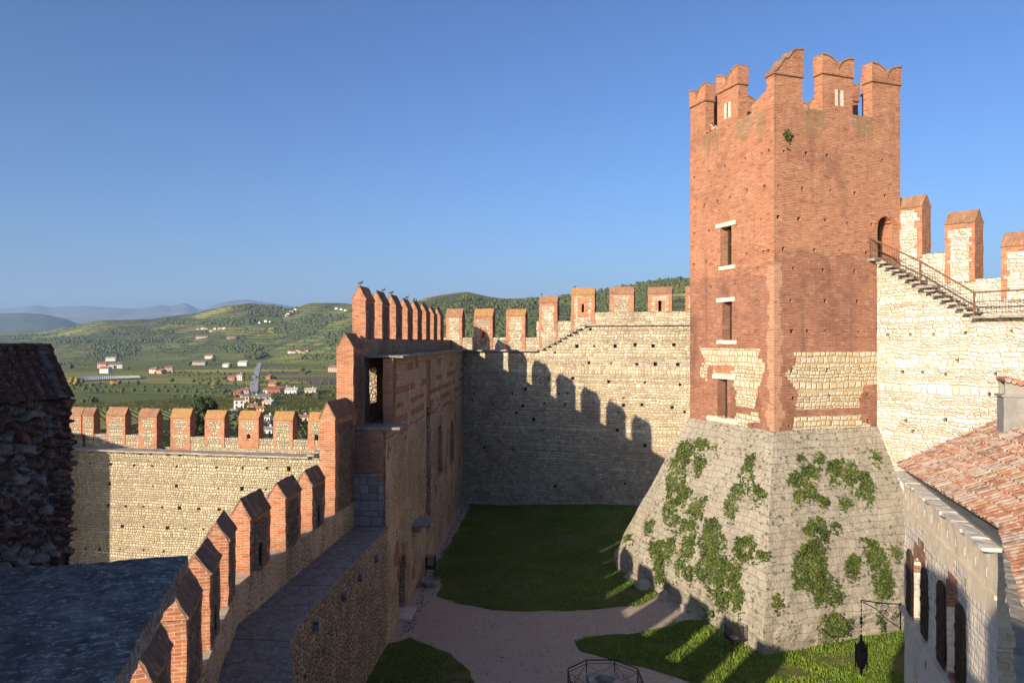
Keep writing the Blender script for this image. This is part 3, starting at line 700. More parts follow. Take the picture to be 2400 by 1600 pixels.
# ================= west wall, tall part
ww = thing('curtain_wall', (-6, 45, 0), 'shaded tall rubble wall with a row of pointed brick merlons, receding beside the lawn', 'castle wall')
tW = Vector((-.0474, -.9989)); frW = Fr((-4, 61.5), tW, (.9989, -.0474))
def sw(Y): return (61.5-Y)/.9989
wend, uend = sw(31.9), sw(33.5)
def swh(u, v, d=0): return frW.sz(u, v, d)
hW = []
dr = (sw(35.5), 1.42, 1.5, 2.85)
hW.append(dr+(.55, 4, arch(*dr)))
for Ya, Yb, z0, z1, mm in ((46.9, 49.2, 4.4, 7.6, 1), (53, 55.3, 4.1, 7.3, 1)):
    h = (sw((Ya+Yb)/2), (z0+z1)/2, Yb-Ya, z1-z0); hW.append(h+(.32, mm, arch(*h)))
hW.append((sw(43.4), 7.0, 1.5, 9.9, .28, 1))
for x, y in [(515,975),(715,900),(790,850),(640,930),(710,1460),(775,1500),(600,1300),(545,1190),(480,1080),(430,870),(650,1030),(830,830)]:
    a, z = swh(780+x/2.8, 640+y/2.8); hW.append((a, z, .34, .24, .3, 2))
hW += [h for h in putlogs(6, 2, 28, (1.6, 3.3), .8, .26, 5)]
mb = MB()
def wtop(s): return 9.2 if s > uend else 12.25
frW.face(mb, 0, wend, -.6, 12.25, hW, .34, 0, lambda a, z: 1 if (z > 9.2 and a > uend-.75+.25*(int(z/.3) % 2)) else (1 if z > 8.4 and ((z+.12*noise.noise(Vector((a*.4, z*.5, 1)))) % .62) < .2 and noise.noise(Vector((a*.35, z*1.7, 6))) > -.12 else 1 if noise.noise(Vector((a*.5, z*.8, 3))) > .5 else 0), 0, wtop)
# lower end wall, facing the low walk
frW.box(mb, wend-.02, wend, .02, 1.35, -.6, 9.2, .34, 3, skip=(0,))
# end pier of the upper skin wall with the passage behind it
for k in range(2):
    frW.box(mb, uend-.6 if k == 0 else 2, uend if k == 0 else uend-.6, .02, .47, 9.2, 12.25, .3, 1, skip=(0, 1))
mb.grid(frW.pt(0, .3, 12.25), frW.pt(uend, .3, 12.25), frW.pt(uend, 1.3, 12.25), frW.pt(0, 1.3, 12.25), .6, 5)
mb.grid(frW.pt(uend-.02, .0, 12.24), frW.pt(uend-14, .0, 12.24), frW.pt(uend-14, 1.3, 12.24), frW.pt(uend-.02, 1.3, 12.24), .6, 2)
mb.grid(frW.pt(uend-14, .47, 9), frW.pt(uend-14, 1.3, 9), frW.pt(uend-14, 1.3, 12.3), frW.pt(uend-14, .47, 12.3), .6, 2)
mb.grid(frW.pt(wend, .0, 9.2), frW.pt(uend-14, .0, 9.2), frW.pt(uend-14, 1.4, 9.2), frW.pt(wend, 1.4, 9.2), .6, 5)
# outer wall with one loophole lighting the passage
lh = sw(35.4)
for a0_, a1_, z0, z1 in ((-2, lh-.45, -9, 12.26), (lh-.45, lh+.95, -9, 10.1), (lh-.45, lh+.95, 11.75, 12.26), (lh+.95, sw(33.2), -9, 12.26)):
    frW.box(mb, a0_, a1_, 1.3, 2.0, z0, z1, .5, 3)
frW.box(mb, -2, sw(33.2), 1.3, 1.95, 12.27, 13.12, .33, 3)
mb.grid(frW.pt(-2, 1.26, 13.13), frW.pt(sw(33.3), 1.26, 13.13), frW.pt(sw(33.3), 1.98, 13.13), frW.pt(-2, 1.98, 13.13), .3, 6)
mb.rough(.04, 1.3, 8)
mb.build('wall_body', [M['stone_left'], M['brick_d'], M['dark'], M['stone_low'], M['greywood'], M['ledge'], M['sandy']], ww)
mb = MB(); s = uend+.1
while s > 0:
    w = R.uniform(1.0, 2.2); frW.box(mb, max(s-w+.02, 0), s, -.36-.1*(s > uend-3), 1.28, 12.27, 12.38+R.uniform(-.015, .015), .5); s -= w
mb.rough(.025, 2); mb.build('ledge', M['walk'], ww)
mb = MB(); frW.box(mb, sw(33.7), wend+.05, -.62, .02, 9.22, 9.32, .25); frW.box(mb, sw(33.7), wend+.05, .022, 1.4, 9.221, 9.321, .3); mb.rough(.03, 2); mb.build('landing_slab', M['walk'], ww)
# grey block buttress under the landing
frE = Fr(frW.pt(wend, 1.32, 0).xy, (.9989, -.0474), (-.0474, -.9989))
mb = MB(); frE.face(mb, 0, 1.24, 4.9, 9.2, (), .3, 0, lambda a, z: 1 if z > 7.3+noise.noise(Vector((a*2, z*2, 3)))*.7 else 0, -.12)
frE.box(mb, 0, 1.24, -.119, .0, 4.9, 9.2, .4, 1, skip=(2,)); mb.rough(.02, 2); mb.build('buttress', [M['ashlar'], M['brick_d']], ww)
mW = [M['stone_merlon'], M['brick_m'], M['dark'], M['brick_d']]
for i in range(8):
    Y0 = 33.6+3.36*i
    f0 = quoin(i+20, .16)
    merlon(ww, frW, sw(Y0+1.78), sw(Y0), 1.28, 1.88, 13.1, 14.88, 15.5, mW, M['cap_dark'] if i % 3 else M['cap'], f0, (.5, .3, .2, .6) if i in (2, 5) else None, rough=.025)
# stepped end merlons going down to the low wall
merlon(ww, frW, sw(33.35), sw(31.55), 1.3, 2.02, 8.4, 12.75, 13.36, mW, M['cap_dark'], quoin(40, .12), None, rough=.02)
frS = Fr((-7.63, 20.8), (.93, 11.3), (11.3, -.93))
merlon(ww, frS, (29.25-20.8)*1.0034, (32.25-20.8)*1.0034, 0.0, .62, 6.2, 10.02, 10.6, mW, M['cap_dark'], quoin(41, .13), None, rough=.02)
# small stone hood over the door
a, z = swh(880+440/4.9, 1180+470/4.9)
mb = MB(); frW.box(mb, sw(40.0), sw(38.0), -.75, .05, 3.55, 3.66, .3); frW.box(mb, sw(39.6), sw(39.3), -.4, .02, 3.2, 3.55, .3); frW.box(mb, sw(38.6), sw(38.3), -.4, .02, 3.2, 3.55, .3); mb.rough(.015, 3); mb.build('hood', M['render_d'], ww)
mb = MB()
for k in range(12):
    an = math.pi*k/11; r0, r1 = dr[2]/2, dr[2]/2+.3; zc = dr[1]+dr[3]/2-dr[2]/2; da = math.pi/26
    q = [(r0, an-da), (r1, an-da), (r1, an+da), (r0, an+da)]
    mb.hexa([frW.pt(dr[0]+r*math.cos(t), .02, zc+r*math.sin(t)) for r, t in q]+[frW.pt(dr[0]+r*math.cos(t), -.03, zc+r*math.sin(t)) for r, t in q], 1)
mb.build('door_arch', M['brick_d'], ww)
mb = MB(); frW.box(mb, dr[0]-.72, dr[0]+.72, .42, .5, .02, 2.6, .4); [frW.box(mb, dr[0]-.7+.28*k, dr[0]-.69+.28*k, .405, .425, .1, 2.4, 1) for k in range(1, 5)]
do = mb.build('door', M['greywood'], ww); mb = MB(); frW.box(mb, dr[0]+.45, dr[0]+.55, .33, .42, 1.0, 1.25, 1); mb.build('handle', M['black_iron'], do)
mb = MB(); frW.box(mb, dr[0]-.8, dr[0]+.8, -.55, .4, -.05, .14, .3); mb.rough(.015, 3); mb.build('doorstep', M['white_stone'], ww)

# ================= west wall, low part with the paved walk
lw = thing('parapet_wall', (-6.5, 22, 0), 'low rubble wall carrying a dark paved walk and a curving row of pointed merlons', 'castle wall')
Wl = [(-5.35, 31.9), (-5.75, 26), (-5.98, 22.4), (-6.05, 20.9), (-5.9, 19.6), (-5.1, 17.2), (-3.95, 12.5), (-2.6, 7.0)]
Ql = [(-6.7, 32.1), (-7.2, 26), (-7.52, 22.2), (-7.63, 20.8), (-7.40, 19.8), (-6.8, 17.2), (-5.72, 12.5), (-4.45, 7.0)]
mb = MB(); wb = MB()
rr = random.Random(3)
for i in range(len(Wl)-1):
    p, q = V2(Wl[i]), V2(Wl[i+1]); t = (q-p); n = Vector((-t.y, t.x)).normalized()
    fr = Fr(p, t, n); L = t.length
    fr.face(mb, 0, L, -.6, 5.02, putlogs(max(1, int(L/2.4)), 0, L, (1.5, 3.2), .6, .2, i+3), .32, 0)
    a, b = V2(Ql[i]), V2(Ql[i+1])
    # flags of the walk
    nfl = max(1, int(L/1.3))
    for k in range(nfl):
        f0, f1 = k/nfl+.004, (k+1)/nfl-.004
        p0, p1, b0, b1 = p.lerp(q, f0), p.lerp(q, f1), a.lerp(b, f0), a.lerp(b, f1)
        o0 = n*.07; z0, z1 = 5.0, 5.13+rr.uniform(-.012, .012)
        ring = [Vector((*(p0+o0), z0)), Vector((*(p1+o0), z0)), Vector((*b1, z0)), Vector((*b0, z0))]
        wb.hexa(ring+[Vector((v.x, v.y, z1)) for v in ring], .3, 0)
    t2 = (b-a); n2 = Vector((-t2.y, t2.x)).normalized(); f2 = Fr(a, t2, n2); L2_ = t2.length
    f2.face(mb, 0, L2_, 4.9, 6.25, (), .25, 1)
    mb.grid(f2.pt(-.02, -.02, 6.255), f2.pt(L2_+.02, -.02, 6.255), f2.pt(L2_+.02, .66, 6.255), f2.pt(-.02, .66, 6.255), .22, 2)
    mb.grid(f2.pt(0, .62, -9), f2.pt(L2_, .62, -9), f2.pt(L2_, .62, 6.25), f2.pt(0, .62, 6.25), 1.2, 0)
mb.rough(.04, 1.6, 2)
mb.build('wall_body', [M['stone_low'], M['stone_left'], M['sandy']], lw)
wb.rough(.014, 1.5); wb.build('paved_walk', M['walk'], lw)
frS2 = Fr((-7.63, 20.8), (.2247, -.9744), (.9744, .2247))
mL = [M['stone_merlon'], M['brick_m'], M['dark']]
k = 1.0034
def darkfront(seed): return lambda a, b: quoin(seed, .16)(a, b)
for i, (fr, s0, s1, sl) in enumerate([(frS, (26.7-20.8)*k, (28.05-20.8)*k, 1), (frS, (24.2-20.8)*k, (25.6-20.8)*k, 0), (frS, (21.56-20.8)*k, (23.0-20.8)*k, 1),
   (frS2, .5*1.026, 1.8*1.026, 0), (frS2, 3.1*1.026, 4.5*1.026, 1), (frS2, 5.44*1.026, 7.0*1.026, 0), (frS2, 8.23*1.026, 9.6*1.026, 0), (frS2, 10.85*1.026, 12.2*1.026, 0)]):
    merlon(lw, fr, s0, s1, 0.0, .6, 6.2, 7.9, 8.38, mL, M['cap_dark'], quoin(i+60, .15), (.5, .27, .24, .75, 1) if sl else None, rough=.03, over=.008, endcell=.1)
for u, v in [(260+1350/2.177, 880+928/2.177), (260+1265/2.177, 880+1025/2.177), (260+1185/2.177, 880+1125/2.177), (260+1040/2.177, 880+1270/2.177)]:
    r = (u-1200)/F; best = None
    for i in range(5):
        p, q = V2(Wl[i]), V2(Wl[i+1]); fr = Fr(p, q-p, Vector((-(q-p).y, (q-p).x)))
        a = fr.s_at(u)
        if 0 <= a <= (q-p).length and best is None: best = (fr, a)
    if best:
        fr, a = best; _, z = fr.sz(u, v); mb = MB(); fr.box(mb, a-.14, a+.14, -.16, .05, z-.14, z+.14, .2); mb.rough(.015, 4); mb.build('corbel', M['ashlar'], lw)

# ================= outer wall of the lower ward
ow = thing('curtain_wall', (-20, 53, -4), 'sunlit cobble wall of the lower ward with a stone walk and brick-patterned merlons', 'castle wall')
frO2 = Fr((-32.6, 55), (19.1, -4), (-.205, -.979))
hO = []
for x, y in [(390,612),(570,620),(708,627),(895,630),(1048,632),(1200,636),(1400,640),(1585,642),(1752,648),(380,765),(713,778),(895,780),(1213,795),(1396,800),(1580,805),(370,928),(505,935),(640,938),(787,942),(915,947),(1063,953),(1220,958),(480,1085),(642,1090),(825,1100),(960,1106),(1100,1108),(460,1265),(640,1270),(797,1278),(232,607),(228,757),(225,920),(224,1072),(197,1258),(305,1262),(395,520),(490,523),(620,528),(700,530),(830,534),(920,536),(1050,540),(1180,545),(1275,546),(1365,548),(1465,550),(1585,554),(1690,556),(2000,555)]:
    a, z = frO2.sz(140+x/3.267, 900+y/3.267); w = .2*R.uniform(.65, 1.5); hO.append((a, z, w, w*R.uniform(.7, 1.15), .35, 2))
mb = MB(); OL = 26.5; s0b = .85
frO2.face(mb, s0b, OL, -8.5, 5.05, hO, .35, 0)
frK = Fr(frO2.pt(s0b, 0, 0).xy, (-.8, -.6), (.6, -.8))
frK.face(mb, 0, 9, -8.5, 5.05, putlogs(5, 0.3, 9, (-5, -2.6, -.2, 2.2, 4.2), .3, .2, 4), .35, 0)
for fr, a0_, a1_ in ((frO2, s0b-.6, OL), (frK, -.6, 9)):
    mb.grid(fr.pt(a0_, 0, 5.05), fr.pt(a1_, 0, 5.05), fr.pt(a1_, 1.7, 5.05), fr.pt(a0_, 1.7, 5.05), .6, 3)
    mb.grid(fr.pt(a0_, 2.3, -9), fr.pt(a1_, 2.3, -9), fr.pt(a1_, 2.3, 5.1), fr.pt(a0_, 2.3, 5.1), 1, 0)
om = []
for x0, x1 in ((80, 168), (176, 262), (360, 503), (605, 745), (850, 1000), (1112, 1262), (1370, 1525), (1637, 1785), (1903, 2048)):
    om.append((frO2.s_at(140+x0/3.267, 1.7), frO2.s_at(140+x1/3.267, 1.7)))
gaps = (om[3][1], om[4][0])
for a0_, a1_ in ((s0b-1.2, gaps[0]), (gaps[1], OL)):
    frO2.box(mb, a0_, a1_, 1.7, 2.28, 5.0, 6.0, .3, 0, skip=(0,))
    mb.grid(frO2.pt(a0_, 1.66, 6.01), frO2.pt(a1_, 1.66, 6.01), frO2.pt(a1_, 2.3, 6.01), frO2.pt(a0_, 2.3, 6.01), .3, 3)
frK.box(mb, -.4, 9, 1.7, 2.28, 5.0, 6.0, .3, 0)
mb.rough(.03, 1.8, 4)
mb.build('wall_body', [M['stone_outer'], M['brick_d'], M['dark'], M['ledge']], ow)
mb = MB(); frO2.box(mb, s0b-.1, OL-7.3, -.38, .1, 5.04, 5.16, .5); frK.box(mb, .1, 9, -.35, .1, 5.04, 5.16, .5); mb.rough(.03, 1.5); mb.build('ledge', M['ledge'], ow)
for kk in range(5):
    s0 = OL-7.25+.36*kk; mb = MB(); frO2.box(mb, s0-.08, s0+.42, -.40, 1.0, 5.2+.24*kk, 5.32+.24*kk, .4); mb.rough(.015, 3); mb.build('stair_step', M['ledge'], ow)
def vee(a, b):
    x = abs(a-.5)
    if b > .93 or b < .06: return False
    if b > .50: return x < .12+.26*(b-.50)/.43
    return x < .14+.26*(b-.06)/.42
def vee1(a, b):
    x = abs(a-.5)
    return (b < .40 and x < .30) or (.45 < b < .93 and x < .10+.28*(b-.45)/.48)
def wide(a, b): return quoin(9, .14)(a, b) and b < .95
mO = [M['stone_outer'], M['brick_m'], M['dark']]
for i, (a, b) in enumerate(om):
    a, b = min(a, b), max(a, b)
    fn = [vee, wide, wide, vee, vee, vee1, lambda x, y: y > .45 and vee1(x, y), wide, lambda x, y: y > .42 and abs(x-.5) < .3][i]
    full = i in (3, 4)
    merlon(ow, frO2, a, b, 1.66, 2.34, 5.0 if full else 5.3, 7.4, 7.95, mO, M['cap'] if i < 4 else M['cap_moss'], fn, (.5, .38, .3, .5, 1) if i == 6 else (.45, .35, .3, .8) if i == 8 else None, rough=.022)

# ================= east wall with the stair up to the tower door
rsO = frR.pt(frR.s_at(2056), 0, 0).xy
frE2 = Fr(rsO, (.587, -.809), (-.809, -.587))
ew = thing('curtain_wall', (rsO.x+2, rsO.y, 0), 'bright pale rubble wall with stepped merlons and a cantilevered stone stair to the tower door', 'castle wall')
sm_, sl_ = 2.28, 4.54
def etop(s): return 17.0-(s/sl_)*2.9 if s < sl_ else 14.08
hE = []
for x, y in [(318,820),(447,817),(622,808),(880,797),(513,1040),(792,1035),(382,1028),(272,1025),(330,1353),(292,1295),(755,1150),(512,1290),(580,965),(190,820)]:
    a, z = frE2.sz(2000+x/2.375, 440+y/2.375); w = .15*R.uniform(.8, 1.2); hE.append((a, z, w, w, .3, 2))
mb = MB(); EL = 22
frE2.face(mb, -1.2, EL, -.6, 17.0, hE, .3, 0, None, 0, etop)
for kk in range(15):
    a = sl_*kk/14; z = 17.0-2.9*kk/14; b = sl_*(kk+1)/14
    mb.grid(frE2.pt(a-(.9 if kk == 0 else 0), 0, z-.2), frE2.pt(b, 0, z-.2), frE2.pt(b, 1.5, z-.2), frE2.pt(a-(.9 if kk == 0 else 0), 1.5, z-.2), .5, 3)
mb.grid(frE2.pt(sl_, 0, 14.08), frE2.pt(EL, 0, 14.08), frE2.pt(EL, 1.5, 14.08), frE2.pt(sl_, 1.5, 14.08), .6, 3)
par = [(-1.2, 2.5, 17.27), (2.5, 4.93, 15.9), (4.93, 7.3, 14.95), (7.3, EL, 14.95)]
for a, b, z in par:
    frE2.face(mb, a, b, 12, z, (), .16, 0, lambda a_, z_: 1 if inpoly(*[c_+3*noise.noise(Vector((a_*3, z_*3, i_))) for i_, c_ in enumerate(frE2.uv(a_, z_, 1.5))], [(2366,666),(2376,654),(2400,650),(2440,655),(2440,700),(2380,700),(2368,690)]) else 0, 1.5)
    mb.grid(frE2.pt(a, 1.46, z+.01), frE2.pt(b, 1.46, z+.01), frE2.pt(b, 2.34, z+.01), frE2.pt(a, 2.34, z+.01), .3, 3)
    mb.grid(frE2.pt(a, 2.3, -5), frE2.pt(b, 2.3, -5), frE2.pt(b, 2.3, z), frE2.pt(a, 2.3, z), .6, 0)
    mb.grid(frE2.pt(b, 1.5, 12), frE2.pt(b, 2.3, 12), frE2.pt(b, 2.3, z), frE2.pt(b, 1.5, z), .4, 0)
mb.rough(.035, 1.7, 11)
mb.build('wall_body', [M['stone_bright'], M['brick_m'], M['dark'], M['ledge']], ew)
mE = [M['stone_bright'], M['brick_m'], M['dark']]
for i, (a, b, zb, zs, zr) in enumerate([(.1, 1.47, 17.1, 19.6, 20.25), (2.52, 3.85, 15.8, 18.55, 19.2), (4.93, 6.3, 14.8, 17.3, 17.9), (7.35, 8.7, 14.8, 17.2, 17.8), (9.75, 11.1, 14.8, 17.2, 17.8), (12.15, 13.5, 14.8, 17.2, 17.8)]):
    merlon(ew, frE2, a, b, 1.44, 2.34, zb, zs, zr, mE, M['cap'], quoin(i+80, .17), None, rough=.022)
def slab(a, b, z, out=.5, th=.1):
    mb = MB(); frE2.box(mb, a, b, -out, .25, z-th, z, .25); mb.rough(.018, 3, a); mb.build('stair_step', M['ledge'], ew)
slab(-.62, .18, 17.08, .62, .13)
for kk in range(1, 14):
    a = sl_*kk/14; z = 17.08-2.96*kk/14
    big = kk == 7
    slab(a-.12, a+(.62 if big else .36), z, .62 if big else .52, .13 if big else .09)
s = sl_-.1
while s < 14:
    w = R.uniform(.8, 1.6); mb = MB(); frE2.box(mb, s, s+w-.02, -.5, .1, 14.02, 14.13, .3); mb.rough(.02, 3, s); mb.build('ledge', M['ledge'], ew); s += w
# iron railing: a thing of its own
rl = thing('stair_railing', tuple(frE2.pt(0, -.45, 17.08)), 'brown iron railing with wire bars along the stone stair to the tower door', 'railing')
posts = [(-.15, 17.08), (sm_, 15.70), (sl_+.05, 14.13), (7.4, 14.13), (10.2, 14.13)]
for a, z in posts:
    mb = MB(); frE2.box(mb, a-.04, a+.04, -.49, -.41, z-.03, z+1.06, 2); mb.build('post', M['rail'], rl)
mb = MB(); mb2 = MB()
for (a, z), (b, y) in zip(posts, posts[1:]):
    mb.tube([frE2.pt(a, -.45, z+1.04), frE2.pt(b, -.45, y+1.04)], .042, 6)
    mb2.tube([frE2.pt(a, -.45, z+.14), frE2.pt(b, -.45, y+.14)], .016, 4); mb2.tube([frE2.pt(a, -.45, z+.62), frE2.pt(b, -.45, y+.62)], .013, 4)
    n = int((b-a)/.11)
    for i in range(1, n):
        f = i/n; zc = z+(y-z)*f; s_ = a+(b-a)*f
        mb2.tube([frE2.pt(s_, -.45, zc+.14), frE2.pt(s_, -.45, zc+1.02)], .007, 4, 0, False)
mb.build('handrail', M['rail'], rl); mb2.build('bars', M['iron'], rl)
# ================= courtyard ground
def gz(x, y): return .5*sm(-2, 10, x)*sm(44, 56, y)
def sheet(name, poly, z0, mat, cell=1.2, rag=0.0, edge=.35):
    """flat sheet bounded by a ground polygon, draped on the courtyard slope"""
    P2 = []
    for i, p in enumerate(poly):
        q = poly[(i+1) % len(poly)]; p, q = V2(p), V2(q); n = max(1, int((q-p).length/edge))
        for k in range(n):
            c = p.lerp(q, k/n); w = noise.noise_vector(Vector((c.x*.9, c.y*.9, 1)))*rag+noise.noise_vector(Vector((c.x*3.1, c.y*3.1, 5)))*rag*.6
            P2.append((c.x+w.x, c.y+w.y))
    bm = bmesh.new(); vs = [bm.verts.new((x, y, 0)) for x, y in P2]; f = bm.faces.new(vs)
    bmesh.ops.triangulate(bm, faces=[f])
    xs = [p[0] for p in P2]; ys = [p[1] for p in P2]
    for lo, hi, ax in ((min(xs), max(xs), 0), (min(ys), max(ys), 1)):
        c = math.ceil(lo/cell)*cell
        while c < hi:
            co = (c, 0, 0) if ax == 0 else (0, c, 0); no = (1, 0, 0) if ax == 0 else (0, 1, 0)
            bmesh.ops.bisect_plane(bm, geom=bm.verts[:]+bm.edges[:]+bm.faces[:], plane_co=co, plane_no=no); c += cell
    for v in bm.verts: v.co.z = gz(v.co.x, v.co.y)+z0
    bmesh.ops.recalc_face_normals(bm, faces=bm.faces)
    if bm.faces and sum(f.normal.z for f in bm.faces) < 0: bmesh.ops.reverse_faces(bm, faces=bm.faces)
    me = bpy.data.meshes.new(name); bm.to_mesh(me); bm.free(); me.materials.append(mat)
    o = bpy.data.objects.new(name, me); COL.objects.link(o); o['kind'] = 'structure'; return o
sheet('courtyard', [(-8, 66), (28, 60), (34, 30), (34, -12), (-3, -12), (-4.2, 7), (-7.3, 20), (-6.5, 31)], 0.0, M['gravel'], 1.5)
def r3(L): return [tuple(G(780+x/3.136, 1100+y/3.136).xy) for x, y in L]
def r7(L): return [tuple(G(1300+x/4.9, 1280+y/4.9).xy) for x, y in L]
lawn1 = r3([(1012,252),(930,420),(850,560),(790,640),(742,700),(738,790),(800,850),(770,925),(900,985),(1100,1022),(1300,1040),(1500,1041),(1750,1035),(2000,1020),(2140,1000)])+r7([(960,700),(1180,560)])+[(9.5, 44), (11, 56.6), (2, 59)]
lawn2 = r7([(225,1090),(350,1042),(600,1030),(850,1008),(1000,985),(1200,935),(1450,865),(1560,845),(1750,850)])+[(11.0, 32.0), (14, 33.6), (22, 37), (30, 33), (33, 20), (30, 4), (12, 4)]+r7([(1800,1720),(1500,1545),(1200,1430),(900,1350),(650,1290),(400,1235),(280,1190)])
lawn3 = r3([(300,1400),(420,1290),(560,1232),(700,1290),(850,1362),(950,1430),(1010,1520),(1060,1600)])+[(-.2, 25.0), (-.8, 20), (-2.2, 16), (-5.0, 19), (-5.9, 22), (-5.5, 27.2)]
lawns = [lawn1, lawn2, lawn3]
for L in lawns: sheet('lawn', L, .012, M['lawn'], .8, .24)
# short grass standing on the lawns: nobody could count the blades
def tri_cloud(name, P0, V, W, tints, mat, quad=False):
    n = len(P0); v = np.empty((n, 3, 3), np.float32); v[:, 0] = P0-W; v[:, 1] = P0+W; v[:, 2] = P0+V
    me = bpy.data.meshes.new(name); me.vertices.add(n*3); me.vertices.foreach_set('co', v.ravel()); me.loops.add(n*3); me.polygons.add(n)
    me.loops.foreach_set('vertex_index', np.arange(n*3, dtype=np.int32)); me.polygons.foreach_set('loop_start', np.arange(0, n*3, 3, dtype=np.int32))
    me.polygons.foreach_set('loop_total', np.full(n, 3, np.int32)); me.update(calc_edges=True); me.materials.append(mat)
    at = me.attributes.new('tint', 'FLOAT', 'FACE'); at.data.foreach_set('value', tints.astype(np.float32))
    o = bpy.data.objects.new(name, me); COL.objects.link(o); return o
ng = np.random.default_rng(5)
def pts_in(poly, dens, wts=None):
    xs = [p[0] for p in poly]; ys = [p[1] for p in poly]; n = int((max(xs)-min(xs))*(max(ys)-min(ys))*dens)
    X = ng.uniform(min(xs), max(xs), n); Y = ng.uniform(min(ys), max(ys), n)
    inside = np.zeros(n, bool); j = len(poly)-1
    for i in range(len(poly)):
        xi, yi = poly[i]; xj, yj = poly[j]
        c = ((yi > Y) != (yj > Y)) & (X < (xj-xi)*(Y-yi)/((yj-yi) or 1e-9)+xi); inside ^= c; j = i
    return X[inside], Y[inside]
gx, gy = [], []
for L, dn in zip(lawns, (90, 230, 90)):
    x, y = pts_in(L, dn); gx.append(x); gy.append(y)
gx = np.concatenate(gx); gy = np.concatenate(gy); n = len(gx)
cl = np.array([noise.noise(Vector((x*.8, y*.8, 0)))+.6*noise.noise(Vector((x*3, y*3, 2))) for x, y in zip(gx, gy)])
keep = cl > -.42; gx, gy, cl = gx[keep], gy[keep], cl[keep]; n = len(gx)
Pp = np.stack([gx, gy, np.array([gz(x, y) for x, y in zip(gx, gy)])+.008], 1)
an = ng.uniform(0, 2*np.pi, n); hh = ng.uniform(.05, .12, n)*(1+.9*np.clip(cl, -.4, 1))
Vv = np.stack([ng.normal(0, .035, n), ng.normal(0, .035, n), hh], 1); Ww = np.stack([np.cos(an)*.026, np.sin(an)*.026, np.zeros(n)], 1)
tag(tri_cloud('grass', Pp, Vv, Ww, np.clip(ng.uniform(.1, .75, n)+.22*cl+.35*np.clip(np.array([noise.noise(Vector((x*.35, y*.35, 9))) for x, y in zip(gx, gy)]), -.3, 1), 0, 1), M['grass_blade']), kind='stuff')
# dry leaves on the gravel and at the wall foot
lx = ng.uniform(-5, 12, 1600); ly = ng.uniform(25, 44, 1600)
n = len(lx); Pp = np.stack([lx, ly, np.full(n, .022)], 1); an = ng.uniform(0, 6.28, n)
tag(tri_cloud('fallen_leaves', Pp, np.stack([np.cos(an)*.07, np.sin(an)*.07, ng.uniform(0, .04, n)], 1), np.stack([-np.sin(an)*.035, np.cos(an)*.035, np.zeros(n)], 1), ng.uniform(0, 1, n), M['dry_leaf']), kind='stuff')
# loose stones along the wall foot
mb = MB(); rr = random.Random(9)
ico = None
def rock(mb, c, r, sq=.7, seed=0, m=0):
    bm = bmesh.new(); bmesh.ops.create_icosphere(bm, subdivisions=2, radius=1)
    for f in bm.faces:
        pts = []
        for v in f.verts:
            p = v.co.copy(); k = 1+noise.noise(p*1.3+Vector((seed, 0, 0)))*.45; pts.append(Vector((p.x*k*r, p.y*k*r*.9, p.z*k*r*sq))+Vector(c))
        mb.poly(pts, m)
    bm.free()
def pebble(mb, c, r):
    h = [Vector((c[0]+r*math.cos(a)*rr.uniform(.7, 1.2), c[1]+r*math.sin(a)*rr.uniform(.7, 1.2), c[2])) for a in (0, 1.2, 2.4, 3.7, 5.0)]
    t = Vector((c[0], c[1], c[2]+r*.7))
    for i in range(5): mb.poly([h[i], h[(i+1) % 5], t], 0)
for i in range(420):
    Y = rr.uniform(33, 60); X = -4.95+(Y-35.6)*.0377+abs(rr.gauss(0, .28))+.1; pebble(mb, (X, Y, .01), rr.uniform(.03, .10))
for i in range(1500):
    p = Vector((rr.uniform(-5, 9), rr.uniform(25.5, 36), 0)); pebble(mb, (p.x, p.y, .004), rr.uniform(.012, .035))
for i in range(160):
    a = rr.uniform(-3, 9); p = frL.pt(a, -SO-abs(rr.gauss(0, .3))-.05, 0); pebble(mb, p, rr.uniform(.03, .09))
for i in range(120):
    a = rr.uniform(-3, 9); p = frN.pt(a*1.6+4, -abs(rr.gauss(0, .3))-.1, 0); pebble(mb, (p.x, p.y, gz(p.x, p.y)), rr.uniform(.03, .09))
tag(mb.build('loose_stones', M['ashlar']), kind='stuff')
for (a, off, r, lab) in ((6.2, .35, .55, 'largest rounded boulder lying at the shaded foot of the tower base'), (4.3, .3, .42, 'middling boulder wedged against the tower base where the gravel path ends'), (2.6, .25, .33, 'small pale boulder at the tower base between two sunlit strips'), (7.9, .3, .36, 'low boulder near the shaded far corner of the tower base')):
    p = frL.pt(a, -SO-off+.2, .1); mb = MB(); rock(mb, (0, 0, 0), r, .75, a)
    mb.v = [v+p for v in mb.v]; tag(mb.build('boulder', M['scarp'], None, p), lab, 'boulder', 'boulders at the tower foot')

